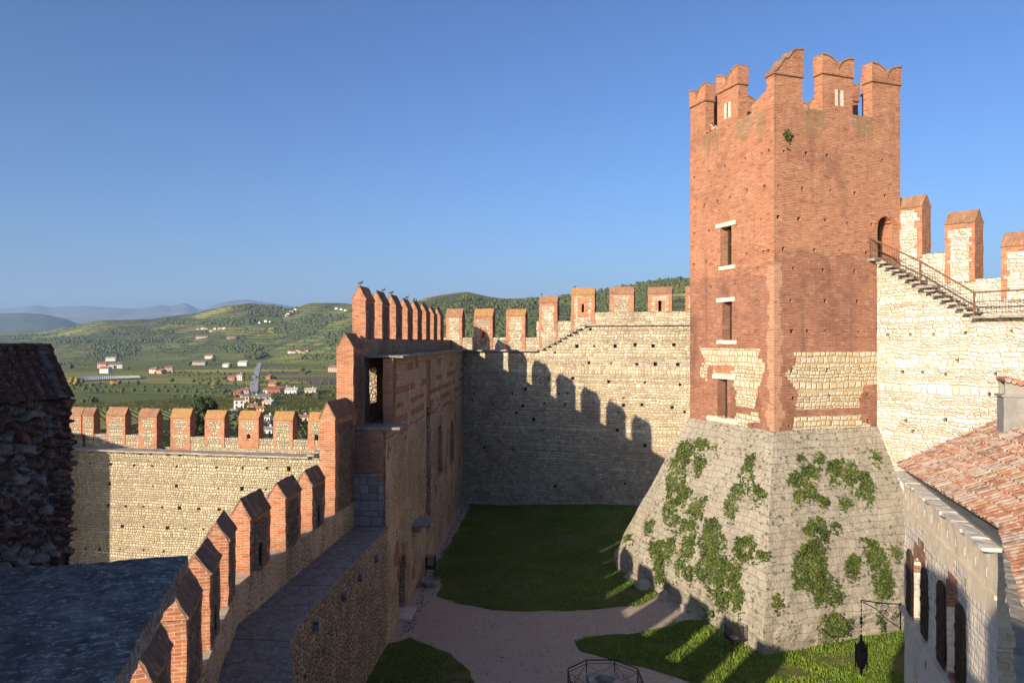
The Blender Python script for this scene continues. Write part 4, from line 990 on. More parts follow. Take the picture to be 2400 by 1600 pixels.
# ================= creepers on the sloping base
def plane_of(fr, L):
    a, b, c = fr.pt(-SO, -SO, BZ), fr.pt(L+SO, -SO, BZ), fr.pt(0, 0, ZT0); n = (b-a).cross(c-a).normalized()
    if n.y > 0: n = -n
    return a, n
PL_L, PL_R = plane_of(frL, L1), plane_of(frR, L2)
EYE = Vector((0, 0, HC))
def hit(u, v, pl):
    d = Vector(((u-1200)/F, 1, (800-v)/F)); return EYE+d*((pl[0]-EYE).dot(pl[1])/d.dot(pl[1]))
ivy = [
 ('L', 'broad creeper curtain highest on the shadow-side face of the tower base', [(470,190),(530,170),(600,165),(680,180),(700,210),(640,240),(640,330),(600,370),(570,340),(540,310),(500,290),(440,300),(465,240)]),
 ('L', 'long creeper hanging just beneath the highest curtain, down the outer edge', [(430,280),(520,300),(520,380),(550,470),(520,520),(440,560),(480,620),(440,660),(380,650),(385,560),(400,480),(405,380)]),
 ('L', 'narrow creeper tuft between the long outer creeper and the masonry mid-slope', [(560,500),(635,490),(630,540),(600,630),(550,600),(510,590)]),
 ('L', 'wide dense creeper mat lowest on the outer side of the tower base', [(450,650),(520,620),(580,640),(575,700),(560,800),(520,870),(470,960),(340,990),(330,880),(300,800),(310,740),(400,750),(440,720)]),
 ('L', 'largest creeper, spreading from mid-slope to the foot beside the near edge', [(640,620),(700,620),(720,700),(755,740),(740,800),(760,850),(830,880),(840,1000),(820,1100),(760,1120),(720,1150),(690,1090),(620,1000),(560,920),(600,840),(590,740)]),
 ('L', 'small upright creeper high up next to the bare near edge', [(860,250),(915,240),(920,290),(900,320),(915,390),(860,400),(820,370),(850,310)]),
 ('L', 'slanting creeper strip in the middle of the shadow-side face', [(790,420),(850,410),(850,480),(820,560),(780,620),(735,580),(740,520),(770,470)]),
 ('L', 'fan-shaped creeper touching the bare near edge, mid-slope', [(870,430),(930,420),(990,490),(940,510),(890,530),(860,480)]),
 ('L', 'bright rounded creeper above the largest one beside the near edge', [(800,740),(880,715),(930,740),(910,820),(880,870),(830,870),(780,810)]),
 ('L', 'little creeper spray crossing the near edge of the base', [(930,800),(990,810),(1010,840),(960,860),(920,840)]),
 ('L', 'short creeper tail hanging above the wire litter bin', [(780,1040),(840,1020),(850,1090),(820,1150),(780,1100)]),
 ('L', 'sparse creeper sprig on the bare outer margin of the slope', [(280,640),(340,620),(320,690),(285,720)]),
 ('L', 'creeper tuft growing on the far corner where slope meets plinth', [(155,715),(205,710),(210,750),(165,750)]),
 ('L', 'small creeper tongue between the dense mat and the largest creeper', [(500,890),(560,890),(550,980),(515,970)]),
 ('L', 'thin creeper tuft on the rubble foot above the path', [(620,1150),(660,1150),(660,1190),(620,1185)]),
 ('R', 'ragged creeper high on the sunnier face next to the near edge', [(1080,350),(1140,320),(1200,310),(1260,330),(1265,370),(1220,400),(1250,430),(1240,470),(1320,500),(1320,550),(1260,540),(1210,500),(1140,530),(1110,480),(1150,440),(1090,400)]),
 ('R', 'faint creeper wisp topmost on the sunnier face', [(1130,260),(1180,240),(1190,280),(1140,290)]),
 ('R', 'small tuft above the ragged creeper on the sunnier face', [(1220,240),(1280,240),(1280,310),(1240,290)]),
 ('R', 'twin-lobed creeper in the upper middle of the sunnier face', [(1300,290),(1380,275),(1460,290),(1480,340),(1480,420),(1430,430),(1370,390),(1340,420),(1310,370)]),
 ('R', 'drooping creeper high up toward the tiled roof', [(1485,345),(1550,350),(1570,410),(1610,480),(1560,520),(1510,500),(1470,490),(1500,430)]),
 ('R', 'small isolated creeper patch below the twin-lobed creeper', [(1365,490),(1410,490),(1460,530),(1430,560),(1380,530)]),
 ('R', 'lone sprig at the top edge near the pale rubble wall', [(1560,225),(1610,260),(1590,300),(1565,270)]),
 ('R', 'thin-leaved creeper in the centre of the sunnier face', [(1230,610),(1280,620),(1390,650),(1380,680),(1310,650),(1330,760),(1280,740),(1200,700),(1160,700),(1180,660)]),
 ('R', 'biggest creeper of the sunnier face, trailing to a forked tip', [(1170,760),(1250,730),(1290,800),(1300,880),(1330,930),(1380,1000),(1390,1080),(1330,1110),(1290,1090),(1240,1150),(1220,1050),(1190,1000),(1130,1030),(1110,920),(1120,830)]),
 ('R', 'rounded creeper halfway down, short of the bracket lantern', [(1420,840),(1480,820),(1510,880),(1480,940),(1440,980),(1410,920)]),
 ('R', 'long creeper trailing down behind the bracket lantern', [(1480,730),(1580,740),(1640,800),(1660,900),(1700,1000),(1670,1080),(1610,1080),(1560,960),(1590,930),(1540,870),(1530,800)]),
 ('R', 'creeper partly hidden by the limewashed building corner', [(1650,770),(1730,770),(1730,850),(1700,820)]),
 ('R', 'bushy creeper low down over the rubble foot by the sunlit lawn', [(1270,1200),(1370,1150),(1430,1200),(1420,1270),(1310,1310),(1260,1240)]),
 ('R', 'wispy creeper on the foot of the near edge', [(990,1060),(1070,1050),(1060,1120),(1010,1140)]),
 ('R', 'small shrub rooted behind the lantern bracket', [(1590,1170),(1640,1190),(1630,1230),(1590,1210)]),
]
def leaf_mesh(name, pts, nrm, tints, size, mat, loc):
    n = len(pts); up = np.array([0, 0, 1.0])
    t1 = np.cross(nrm, up); t1 /= np.linalg.norm(t1, axis=1, keepdims=True)+1e-9; t2 = np.cross(nrm, t1)
    ro = ng.uniform(0, 2*np.pi, n)[:, None]; a = t1*np.cos(ro)+t2*np.sin(ro); b = -t1*np.sin(ro)+t2*np.cos(ro); sz = (size*ng.uniform(.5, 1.65, n))[:, None]
    q = np.stack([pts-a*sz*.5, pts+b*sz*.42, pts+a*sz*.55, pts-b*sz*.42], 1)-np.array(loc)
    me = bpy.data.meshes.new(name); me.vertices.add(n*4); me.vertices.foreach_set('co', q.astype(np.float32).ravel()); me.loops.add(n*4); me.polygons.add(n)
    me.loops.foreach_set('vertex_index', np.arange(n*4, dtype=np.int32)); me.polygons.foreach_set('loop_start', np.arange(0, n*4, 4, dtype=np.int32)); me.polygons.foreach_set('loop_total', np.full(n, 4, np.int32))
    me.update(calc_edges=True); me.materials.append(mat)
    at = me.attributes.new('tint', 'FLOAT', 'FACE'); at.data.foreach_set('value', tints.astype(np.float32)); return me
def creeper(side, lab, poly, k=2.45, ox=1400, oy=960, dens=620, pl=None, name='creeper', cat='climbing plant', group='creepers on the tower base'):
    pl = pl or (PL_L if side == 'L' else PL_R)
    px = [(ox+x/k, oy+y/k) for x, y in poly]
    cu, cv = sum(p[0] for p in px)/len(px), sum(p[1] for p in px)/len(px); cen = hit(cu, cv, pl)
    area = abs(sum(a[0]*b[1]-b[0]*a[1] for a, b in zip(px, px[1:]+px[:1])))/2
    depth = cen.y; m2 = area*(depth/F)**2*1.25
    n = int(m2*dens)+25; us = [p[0] for p in px]; vs = [p[1] for p in px]; pts, nr, ti = [], [], []
    nrm = pl[1]; tries = 0
    while len(pts) < n and tries < n*30:
        tries += 1; u, v = R.uniform(min(us)-4, max(us)+4), R.uniform(min(vs)-4, max(vs)+22)
        ju = 8*noise.noise(Vector((u*.11, v*.11, 1)))+4*noise.noise(Vector((u*.35, v*.35, 1))); jv = 8*noise.noise(Vector((u*.11, v*.11, 7)))+4*noise.noise(Vector((u*.35, v*.35, 7)))
        if not inpoly(u+ju, v+jv, px):
            # trailing stems below the clump
            if not (R.random() < .7 and inpoly(u+ju, v+jv-R.uniform(4, 24), px) and noise.noise(Vector((u*.42, 3, 3))) > .10): continue
        h = hit(u, v, pl); gap = noise.noise(h*1.6)+.5*noise.noise(h*4.0)
        if dens != 520 and gap < -.25 and R.random() < .85: continue
        th = (.05+.26*max(0, .5+.8*noise.noise(h*1.1)))*R.random()**.6
        hh = h+nrm*th+Vector((0, 0, -th*.5))
        if hh.z < .02: continue
        pts.append(hh); d = (nrm*.8+Vector((R.gauss(0, .55), R.gauss(0, .55), .35+R.gauss(0, .45)))).normalized(); nr.append(d)
        ti.append(min(1, max(0, .42+.35*noise.noise(h*2.1)+R.uniform(-.3, .38))))
    if not pts: return
    loc = tuple(cen); me = leaf_mesh(name, np.array([tuple(p) for p in pts]), np.array([tuple(p) for p in nr]), np.array(ti), .085, M['ivy'], loc)
    o = bpy.data.objects.new(name, me); COL.objects.link(o); o.location = loc; return tag(o, lab, cat, group)
for s_, lab, poly in ivy: creeper(s_, lab, poly)
tuft_pl = (frR.pt(0, 0, 10), Vector((frR.n.x, frR.n.y, 0)))
creeper('R', 'green caper tuft growing from the brickwork under the tower battlement', [(705,640),(725,615),(745,640),(765,640),(735,715),(722,690)], 2.8, 1580, 80, 520, tuft_pl, 'wall_plant', 'wall plant', 'plants')

# ================= limewashed building with the tiled roof
bF, bN, bP = Vector((10.85, 21.0)), Vector((8.5, 13.35)), Vector((5.3, 8.2))
EZ = 9.27; t1, t2 = (bN-bF).normalized(), (bP-bN).normalized(); p1, p2 = Vector((-t1.y, t1.x)), Vector((-t2.y, t2.x))
BL1, BL2 = (bN-bF).length, (bP-bN).length
bd = thing('castle_building', (14, 15, 0), 'limewashed castle building with arched windows, stone eaves and a lichened tile roof', 'building')
frD = Fr(bF+p1*.16, t1, -p1)
def qz(u, v): return frD.sz(u, v)
bh = []; openings = []
for x0, x1, y0, y1, xm in ((318, 365, 915, 1292, 340), (490, 548, 1095, 1640, 518)):
    a0_ = frD.s_at(2000+x0/2.24); a1_ = frD.s_at(2000+x1/2.24)
    _, zt = qz(2000+xm/2.24, 900+y0/2.24); zb = 5.72
    h = ((a0_+a1_)/2, (zt+zb)/2, abs(a1_-a0_), zt-zb); openings.append(h); bh.append(h+(.22, 2, arch(*h)))
for i in range(11):
    bh.append((.35+i*.71, 8.72, .16, .18, .006, 2, arch(.35+i*.71, 8.72, .16, .18)))
mb = MB()
def bmat(a, z):
    if z > 8.35: return 2
    if z > 7.95 and noise.noise(Vector((a*.8, z*2, 1))) > -.3: return 2
    for h in openings:
        d = math.hypot(a-h[0], max(0, z-(h[1]+h[3]/2-h[2]/2)))-h[2]/2
        if 0 < d < .34+.25*noise.noise(Vector((a*3, z*3, 4))) and z > 5.4: return 1
    return 1 if noise.noise(Vector((a*.7, z*.9, 7))) > .38 and z < 8 else 0
frD.face(mb, 0, BL1, -.3, EZ, bh, .22, 0, bmat)
for h in openings: pass
frF = Fr(frD.pt(0, 0, 0).xy, p1, -t1)
frF.face(mb, 0, 12, -.3, EZ, (), .6, 0)
frD2 = Fr(bN+p2*.62, t2, -p2); frD2.face(mb, .0, BL2+3, -.3, EZ, (), .5, 0)
mb.rough(.022, 1.8, 3)
mb.build('wall', [M['bldg'], M['brick_d'], M['cream_plaster']], bd)
mb = MB()                                       # gable closing the roof space at the far end
SL = math.radians(28); cs, sn = math.cos(SL), math.sin(SL); RL = 7.2
mb.poly([Vector((*(bF+p1*.2), EZ-.1)), Vector((*(bF+p1*RL*cs), EZ-.1)), Vector((*(bF+p1*RL*cs), EZ+RL*sn+.08))], 0); mb.build('gable', M['bldg'], bd)
mb = MB(); frD.box(mb, -.05, BL1-.02, -.05, -.005, 8.38, 8.46, .4); mb.rough(.012, 3); mb.build('cornice', M['cream_plaster'], bd)
for h in openings:                              # timber shutters folded back against the wall
    wf = MB(); frD.box(wf, h[0]-h[2]/2, h[0]+h[2]/2, .14, .2, h[1]-h[3]/2+.02, h[1]-h[3]/2+.1, 1); win = wf.build('window', M['wood'], bd)
    for sg in (-1, 1):
        c = h[0]+sg*(h[2]/2+.34); w, hg = .58, h[3]+.05; sb = MB(); z0, z1 = h[1]-hg/2, h[1]+hg/2
        f = arch(c, h[1], w, hg); prof = []
        for k_ in range(13):
            an = math.pi*k_/12; prof.append((c+w/2*math.cos(an), z1-w/2+w/2*math.sin(an)))
        prof = [(c+w/2, z0)]+prof+[(c-w/2, z0)]
        fa = [frD.pt(a, -.07, z) for a, z in prof]; ba = [frD.pt(a, -.03, z) for a, z in prof]
        sb.poly(fa); sb.poly(ba[::-1])
        for i in range(len(prof)): j = (i+1) % len(prof); sb.poly([fa[i], fa[j], ba[j], ba[i]])
        for k_ in range(1, 5): frD.box(sb, c-w/2+w*k_/5-.02, c-w/2+w*k_/5+.02, -.085, -.072, z0+.03, z1-.3, 1)
        for zz_ in (z0+.25, h[1], z1-.55): frD.box(sb, c-w/2+.03, c+w/2-.03, -.09, -.073, zz_-.05, zz_+.05, 1)
        sb.build('shutter', M['wood'], win)
mb = MB(); frD.box(mb, -.1, BL1-.05, -.13, -.005, 5.50, 5.60, .5); mb.rough(.012, 3); mb.build('sill_band', M['cream_plaster'], bd)
# stone eaves slabs and lead gutter
rr = random.Random(4)
for o_, t_, p_, L_, e0 in ((bF, t1, p1, BL1, -.3), (bN, t2, p2, BL2+3, 0)):
    f_ = Fr(o_+p_*(0 if e0 else .32), t_, -p_); mb = MB(); gb = MB(); s = e0
    while s < L_:
        w = rr.uniform(.5, .85); ov = rr.uniform(-.06, .01); zt = EZ+.05+rr.uniform(-.015, .015)
        f_.box(mb, s, min(s+w-.006, L_), -.12-ov, .30, EZ-.02, zt, .12); s += w
    mb.rough(.026, 5); mb.build('eaves_slab', M['white_stone'] if e0 else M['ledge'], bd)
    f_.box(gb, 0 if e0 else -.05, L_, .22, .56, EZ+.06, EZ+.11, .4); gb.build('gutter', M['lead'], bd)
mb = MB(); TW, TLn = .215, .36; off0 = .03; ta = math.tan(math.radians(7.25))
def tile(o_, t_, p_, a, s, up=0.0):
    n = Vector((-p_.x*sn, -p_.y*sn, cs)); dS = Vector((p_.x*cs, p_.y*cs, sn)); dA = Vector((t_.x, t_.y, 0))
    c = Vector((o_.x, o_.y, EZ+.20+up))+dA*(a+rr.uniform(-.012, .012))+dS*(s+.035*max(0, a)+rr.uniform(-.02, .02)); tint = rr.random()**1.0
    dS2 = (dS+dA*rr.uniform(-.03, .03)).normalized(); K = 6; rA, rB = .098, .078; ring = []
    for ss, r_, lift in ((0, rA, .035), (TLn*1.22, rB, .0)):
        ring.append([c+dS2*ss+n*(lift+r_*.85*math.sin(math.pi*k_/K))+dA*(r_*math.cos(math.pi*k_/K)) for k_ in range(K+1)])
    inner = [c+n*(.035+(rA-.016)*.85*math.sin(math.pi*k_/K))+dA*((rA-.016)*math.cos(math.pi*k_/K)) for k_ in range(K+1)]
    for k_ in range(K):
        mb.poly([ring[0][k_], ring[0][k_+1], ring[1][k_+1], ring[1][k_]], 0, None, tint); mb.poly([ring[0][k_], inner[k_], inner[k_+1], ring[0][k_+1]], 0, None, tint)
for o_, t_, p_, L_, sec in ((bF, t1, p1, BL1, 1), (bN, t2, p2, BL2+3, 2)):
    for j in range(int(RL/TLn)):
        s = off0+j*TLn+(.22 if sec == 2 else 0)
        lo = -.3 if sec == 1 else -s*ta*cs
        hi = L_+s*ta*cs if sec == 1 else L_
        n_ = int((hi-lo)/TW)
        a = math.ceil(lo/TW)*TW
        while a < hi: tile(o_, t_, p_, a+TW*.5, s); a += TW
    n = Vector((-p_.x*sn, -p_.y*sn, cs)); dS = Vector((p_.x*cs, p_.y*cs, sn)); dA = Vector((t_.x, t_.y, 0)); c = Vector((o_.x, o_.y, EZ+.19))
    S1 = off0+RL
    if sec == 2: off0 += .24
    lo0, lo1 = (-.28, -.28) if sec == 1 else (-off0*ta*cs, -S1*ta*cs); hi0, hi1 = (L_+off0*ta*cs, L_+S1*ta*cs) if sec == 1 else (L_, L_)
    mb.grid(c+dA*lo0+dS*off0, c+dA*hi0+dS*(off0+.035*max(0, hi0)), c+dA*hi1+dS*S1, c+dA*lo1+dS*S1, .5, 0, 1.0)
mb.rough(.008, 3)
roof = mb.build('roof', M['tile'], bd)
# chimney standing on the roof
nR = Vector((-p1.x*sn, -p1.y*sn, cs)); c0 = Vector((bF.x, bF.y, EZ+.22))
dd = Vector(((2374-1200)/F, 1, (800-1005)/F)); cp = EYE+dd*((c0-EYE).dot(nR)/dd.dot(nR)); az = math.atan2(t1.y, t1.x)
cm = MB(); cm.box((cp.x, cp.y, cp.z+.25), (.52, .56, 1.15), az, 0, .2); cm.rough(.012, 3); ch = cm.build('chimney', M['render_d'], roof)
cm.__init__(); cm.box((cp.x, cp.y, cp.z+.86), (.62, .66, .06), az, 0, .3); cm.box((cp.x-t1.x*.22, cp.y-t1.y*.22, cp.z+1.05), (.06, .5, .36), az, 0, .3); cm.box((cp.x+t1.x*.22, cp.y+t1.y*.22, cp.z+1.05), (.06, .5, .36), az, 0, .3)
for k_ in range(4):
    y_ = -.21+.14*k_; a_ = Vector((cp.x+p1.x*y_, cp.y+p1.y*y_, cp.z+1.27-.035*k_)); cm.tube([a_-Vector((*t1, 0))*.36, a_+Vector((*t1, 0))*.36], .075, 8, 1, True, .3+.15*k_)
cm.rough(.01, 4); cm.build('chimney_cap', [M['render_d'], M['tile']], roof)

# ================= bracket lantern on the building corner
lc = Vector((9.95, 21.27)); wc = Vector((10.95, 21.0)); bdn = (lc-wc).normalized()
lt = thing('lantern', (wc.x, wc.y, 5.5), 'black wrought-iron lantern hanging from a scrolled bracket on the building corner', 'lantern')
mb = MB(); dv = lambda f, z: Vector((*(wc.lerp(lc, f)), z))
mb.tube([dv(0, 5.62), dv(.5, 5.60), dv(1.0, 5.64)], .017, 6); mb.tube([dv(.02, 5.66), dv(.02, 4.9)], .017, 6); mb.tube([dv(.03, 4.95), dv(.35, 5.15), dv(.65, 5.45), dv(.95, 5.58)], .014, 6)
for f, z, r_ in ((.2, 5.42, .12), (.42, 5.46, .10), (.2, 5.2, .08), (.62, 5.53, .055), (.36, 5.3, .07), (.1, 5.3, .07), (.5, 5.37, .05), (.1, 5.52, .06)):
    mb.tube([dv(f+.9*r_*(1-k_/15)*math.cos(k_*.75), z+r_*(1-k_/15)*math.sin(k_*.75)) for k_ in range(13)], .009, 5)
mb.build('bracket', M['black_iron'], lt)
mb = MB()
for k_ in range(8): mb.tube([Vector((lc.x, lc.y, 5.64-.12*k_)), Vector((lc.x, lc.y, 5.56-.12*k_))], .014 if k_ % 2 else .02, 5)
mb.lathe((lc.x, lc.y, 5.05), [(0, .14), (.045, .08), (.02, .02), (.05, -.06), (0, -.12)], 8); mb.build('chain', M['black_iron'], lt)
mb = MB(); mb.lathe((lc.x, lc.y, 3.62), [(0, -.16), (.02, -.1), (.05, .0), (.03, .05), (.10, .12), (.145, .3), (.15, .62), (.17, .66), (.12, .76), (.05, .88), (.03, .95), (.045, 1.0), (0, 1.08)], 6)
for k_ in range(6):
    an = math.pi/3*k_; x, y = lc.x+.17*math.cos(an), lc.y+.17*math.sin(an); mb.tube([(x, y, 3.78), (x, y, 4.36)], .014, 5); mb.tube([(x, y, 4.36), (x, y, 4.46)], [.02, .003], 5); mb.tube([(x, y, 3.66), (x, y, 3.78)], [.003, .016], 5)
mb.build('lamp_body', M['black_iron'], lt)
mb = MB(); mb.lathe((lc.x, lc.y, 3.62), [(.108, .13), (.148, .31), (.154, .60)], 6); mb.build('glass', M['glass_amber'], lt)

# ================= well with railing, basin, litter bins
wl = Vector((3.32, 26.75))
we = thing('well', (wl.x, wl.y, 0), 'square stone well head with a round shaft, inside an iron railing', 'well')
mb = MB(); K = 32; hw = .58; z1 = .92
def sqp(a, r): c, s_ = math.cos(a), math.sin(a); m_ = max(abs(c), abs(s_)); return (c/m_*r, s_/m_*r)
rz = math.radians(4)
def wp(x, y, z): return Vector((wl.x+x*math.cos(rz)-y*math.sin(rz), wl.y+x*math.sin(rz)+y*math.cos(rz), z))
for i in range(K):
    a, b = 2*math.pi*i/K, 2*math.pi*(i+1)/K; pa, pb = sqp(a, hw), sqp(b, hw); ra, rb = (.36*math.cos(a), .36*math.sin(a)), (.36*math.cos(b), .36*math.sin(b))
    mb.poly([wp(*pa, z1), wp(*pb, z1), wp(*rb, z1), wp(*ra, z1)], 0); mb.poly([wp(*pa, 0), wp(*pb, 0), wp(*pb, z1), wp(*pa, z1)], 0); mb.poly([wp(*ra, z1), wp(*rb, z1), wp(*rb, z1-.5), wp(*ra, z1-.5)], 0)
    mb.poly([wp(*ra, z1-.5), wp(*rb, z1-.5), wp(0, 0, z1-.5)], 1)
mb.rough(.012, 5); mb.build('well_head', [M['ledge'], M['dark']], we)
rg = thing('well_railing', (wl.x, wl.y, 0), 'black eight-sided iron railing with crossed bars standing round the well', 'railing')
RR = 1.38; oc = [Vector((wl.x+RR*math.cos(math.pi/8+k_*math.pi/4), wl.y+RR*math.sin(math.pi/8+k_*math.pi/4), 0)) for k_ in range(8)]
for p in oc:
    mb = MB(); mb.tube([p, p+Vector((0, 0, 1.06))], .022, 6); mb.build('post', M['black_iron'], rg)
for k_ in range(8):
    a, b = oc[k_], oc[(k_+1) % 8]; mb = MB(); dz = lambda p, z: p+Vector((0, 0, z))
    mb.tube([dz(a, 1.06), dz(b, 1.06)], .024, 6); mb.tube([dz(a, .93), dz(b, .93)], .011, 5); mb.tube([dz(a, .14), dz(b, .14)], .011, 5)
    mb.tube([dz(a, .16), dz(b, .92)], .009, 5); mb.tube([dz(a, .92), dz(b, .16)], .009, 5)
    m_ = (a+b)/2; mb.tube([m_+(b-a).normalized()*.14*math.cos(t_*.5236)+Vector((0, 0, .54+.14*math.sin(t_*.5236))) for t_ in range(13)], .008, 5, 0, False)
    mb.build('railing_panel', M['black_iron'], rg)
bs = G(1006, 1371); bs.z = 0
mb = MB(); mb.lathe((bs.x+.08, bs.y, 0), [(.42, 0), (.50, .18), (.52, .30), (.45, .31), (.42, .22), (0, .20)], 28); mb.rough(.012, 3)
tag(mb.build('stone_basin', M['ledge'], None, bs), 'round shallow stone basin on the ground below the arched wall door', 'basin')
def bin_(c, rz, lab, litter):
    t = thing('litter_bin', tuple(c), lab, 'litter bin', 'wire litter bins in the courtyard'); mb = MB(); ca, sa = math.cos(rz), math.sin(rz); w, dp = .30, .24
    q = lambda x, y, z: Vector((c.x+x*ca-y*sa, c.y+x*sa+y*ca, z))
    for x in (-w, w):
        for y in (-dp, dp): lg = MB(); lg.tube([q(x, y, 0), q(x, y, 1.08)], .017, 5); lg.build('leg', M['black_iron'], t)
    for z in (.42, 1.02):
        for a, b in (((-w, -dp), (w, -dp)), ((w, -dp), (w, dp)), ((w, dp), (-w, dp)), ((-w, dp), (-w, -dp))): mb.tube([q(*a, z), q(*b, z)], .015, 5)
    for i in range(1, 12):
        x = -w+2*w*i/12; y = -dp+2*dp*i/12
        for yy in (-dp, dp): mb.tube([q(x, yy, .42), q(x, yy, 1.02)], .005, 3, 0, False)
        for xx in (-w, w): mb.tube([q(xx, y, .42), q(xx, y, 1.02)], .005, 3, 0, False)
        z = .42+.6*i/12
        for a, b in (((-w, -dp), (w, -dp)), ((w, -dp), (w, dp)), ((w, dp), (-w, dp)), ((-w, dp), (-w, -dp))): mb.tube([q(*a, z), q(*b, z)], .005, 3, 0, False)
    mb.tube([q(-w, -dp, 1.04), q(0, -dp, 1.10), q(w, -dp, 1.04)], .014, 5)
    bm_ = MB(); bm_.poly([q(-w, -dp, .43), q(w, -dp, .43), q(w, dp, .43), q(-w, dp, .43)]); bm_.build('bin_floor', M['black_iron'], t)
    mb.build('wire_basket', M['black_iron'], t)
    if litter:
        lb = MB(); rock(lb, (0, 0, 0), .2, .3, 3); lb.v = [v+q(.02, 0, .50) for v in lb.v]; o = lb.build('litter', M['paper'], None, q(0, 0, .5)); tag(o, 'crumpled pale litter lying in the wire bin by the tower base', 'litter')
b1 = G(1720, 1520); b1.z = 0; bin_(b1, math.radians(-62), 'black wire litter bin holding pale litter beside the sunlit tower base', True)
b2 = G(1010, 1347); b2.z = 0; bin_(b2+Vector((-.02, 0, 0)), math.radians(88), 'black wire litter bin against the shaded rubble wall near the round basin', False)

# ================= keep parapet beside the viewpoint
kp = thing('battlement', (-2.6, 3, 9), 'lichen-grey flat coping slab in shade on top of the nearest parapet', 'parapet')
mb = MB(); sl = [Vector((-3.08, 2.0, 0)), Vector((-1.32, 2.0, 0)), Vector((-2.05, 4.72, 0)), Vector((-3.08, 4.42, 0))]
mb.hexa([v+Vector((0, 0, 11.55)) for v in sl]+[v+Vector((0, 0, 11.65)) for v in sl], .045)
for i, p in enumerate(mb.v):
    e = noise.noise_vector(p*5)*.018+noise.noise_vector(p*17)*.008; mb.v[i] = p+e
mb.build('coping_slab', M['slab'], kp)
mb = MB(); sb_ = [Vector((-3.08, 2.0, 0)), Vector((-1.2, 2.0, 0)), Vector((-1.66, 2.95, 0)), Vector((-2.58, 4.60, 0)), Vector((-3.08, 4.38, 0))]
for i in range(5):
    a_, b_ = sb_[i], sb_[(i+1) % 5]; mb.grid(a_+Vector((0, 0, -.4)), b_+Vector((0, 0, -.4)), b_+Vector((0, 0, 11.56)), a_+Vector((0, 0, 11.56)), .3); mb.rough(.012, 2); mb.build('wall_body', M['stone_low'], kp)
# merlons of the keep behind the viewpoint: they shade the slab and the building
frP = Fr((-3.0, 0), (0, 1), (1, 0))
mb = MB(); frP.box(mb, -10, 3.3, 0, .55, -.4, 12.5, .8, 0); mb.rough(.02, 2); mb.build('parapet', M['stone_low'], kp)
for a, b, zt in ((1.2, 3.3, 14.1), (-1.6, .25, 14.3), (-4.6, -2.9, 14.3), (-7.8, -6.0, 14.3)):
    merlon(kp, frP, a, b, 0.0, .55, 12.4, zt-.45, zt-.08, mL, M['cap_dark'], None, None)
mb = MB(); mb.box((-.4, -5.2, 5.2), (5.1, 9.6, 11.2), 0, 0, 1.5); mb.build('keep_body', M['stone_low'], kp)
# the close merlon at the edge of the view, every stone modelled
nm = thing('merlon', (-2.84, 4.8, 9.4), 'dark rough-stone merlon with weathered sloping brick coping rising behind the slab', 'merlon')
tk = Vector((-.4, -.9)).normalized(); nk = Vector((.914, -.406)); frM = Fr((-2.84, 4.8), tk, nk)
def relief(s, z):
    j = noise.noise_vector(Vector((s*7, z*7, 0)))*.022
    brick = (s+j.x) < .10+.10*noise.noise(Vector((z*4, 1, 0)))
    q = Vector(((s+j.x)/(.105 if not brick else .12), (z+j.y)/(.070 if not brick else .046), 0)); row = math.floor(q.y)
    q = Vector((q.x+.5*(row % 2), q.y, 0))
    d, pp = noise.voronoi(q if not brick else Vector((q.x, q.y*1.0, 0)), distance_metric='DISTANCE')
    e = d[1]-d[0]; rnd = (math.sin(pp[0].x*12.9898+pp[0].y*78.233)*43758.5453) % 1
    h = sm(.03, .38, e)*(.030+.03*rnd)+.016*noise.noise(Vector((s*16, z*16, 3)))+.008*noise.noise(Vector((s*45, z*45, 5)))+.02*noise.noise(Vector((s*3, z*3, 5)))
    if e < .09: tt = .02
    elif brick or rnd > .62: tt = .30+.2*((rnd*7) % 1)
    else: tt = .55+.45*rnd*1.2
    return h, tt
def fine(name, s0, s1, z0, z1, cell, f, mat, pos):
    ns, nz = int((s1-s0)/cell), int((z1-z0)/cell); vs, ts = [], []
    for j in range(nz+1):
        for i in range(ns+1):
            s = s0+(s1-s0)*i/ns; z = z0+(z1-z0)*j/nz; h, t_ = f(s, z); vs.append(pos(s, z, h)); ts.append(t_)
    fs = [(j*(ns+1)+i, j*(ns+1)+i+1, (j+1)*(ns+1)+i+1, (j+1)*(ns+1)+i) for j in range(nz) for i in range(ns)]
    me = bpy.data.meshes.new(name); o_ = Vector(nm.location); me.from_pydata([tuple(Vector(v)-o_) for v in vs], [], fs); me.materials.append(mat)
    at = me.attributes.new('tint', 'FLOAT', 'FACE'); at.data.foreach_set('value', [ts[f_[0]] for f_ in fs]); me.update()
    o = bpy.data.objects.new(name, me); COL.objects.link(o); o.parent = nm; return o
def close_mat(name, stops, li=.7):
    k = NT(name); p = k.obj(); t = k.n('ShaderNodeAttribute', attribute_name='tint').outputs['Fac']
    c = k.ramp(t, stops); n = k.noise(p, 22, 6, .75); n2 = k.noise(p, 60, 5, .75); n3 = k.noise(p, 6, 5, .7)
    c = k.mix(k.math('MULTIPLY', k.step(n, .52, .64), li), c, (.30,.275,.27)); c = k.mix(k.math('MULTIPLY', k.step(n, .46, .34), .75), c, (.03,.02,.017))
    c = k.mix(k.math('MULTIPLY', k.step(n2, .58, .68), .6), c, (.42,.40,.40)); c = k.mix(k.math('MULTIPLY', k.step(n3, .60, .72), .4), c, (.16,.12,.03))
    k.col(c); k.bump(k.math('ADD', n, n2), .7, .012); return k.mat
mC = close_mat('close_rough_stone', [(0,(.07,.05,.04)), (.15,(.075,.055,.045)), (.3,(.20,.09,.06)), (.5,(.15,.075,.052)), (.56,(.20,.155,.125)), (.8,(.25,.20,.165)), (1,(.33,.28,.245))])
EVE, RDG = 12.66, 13.0
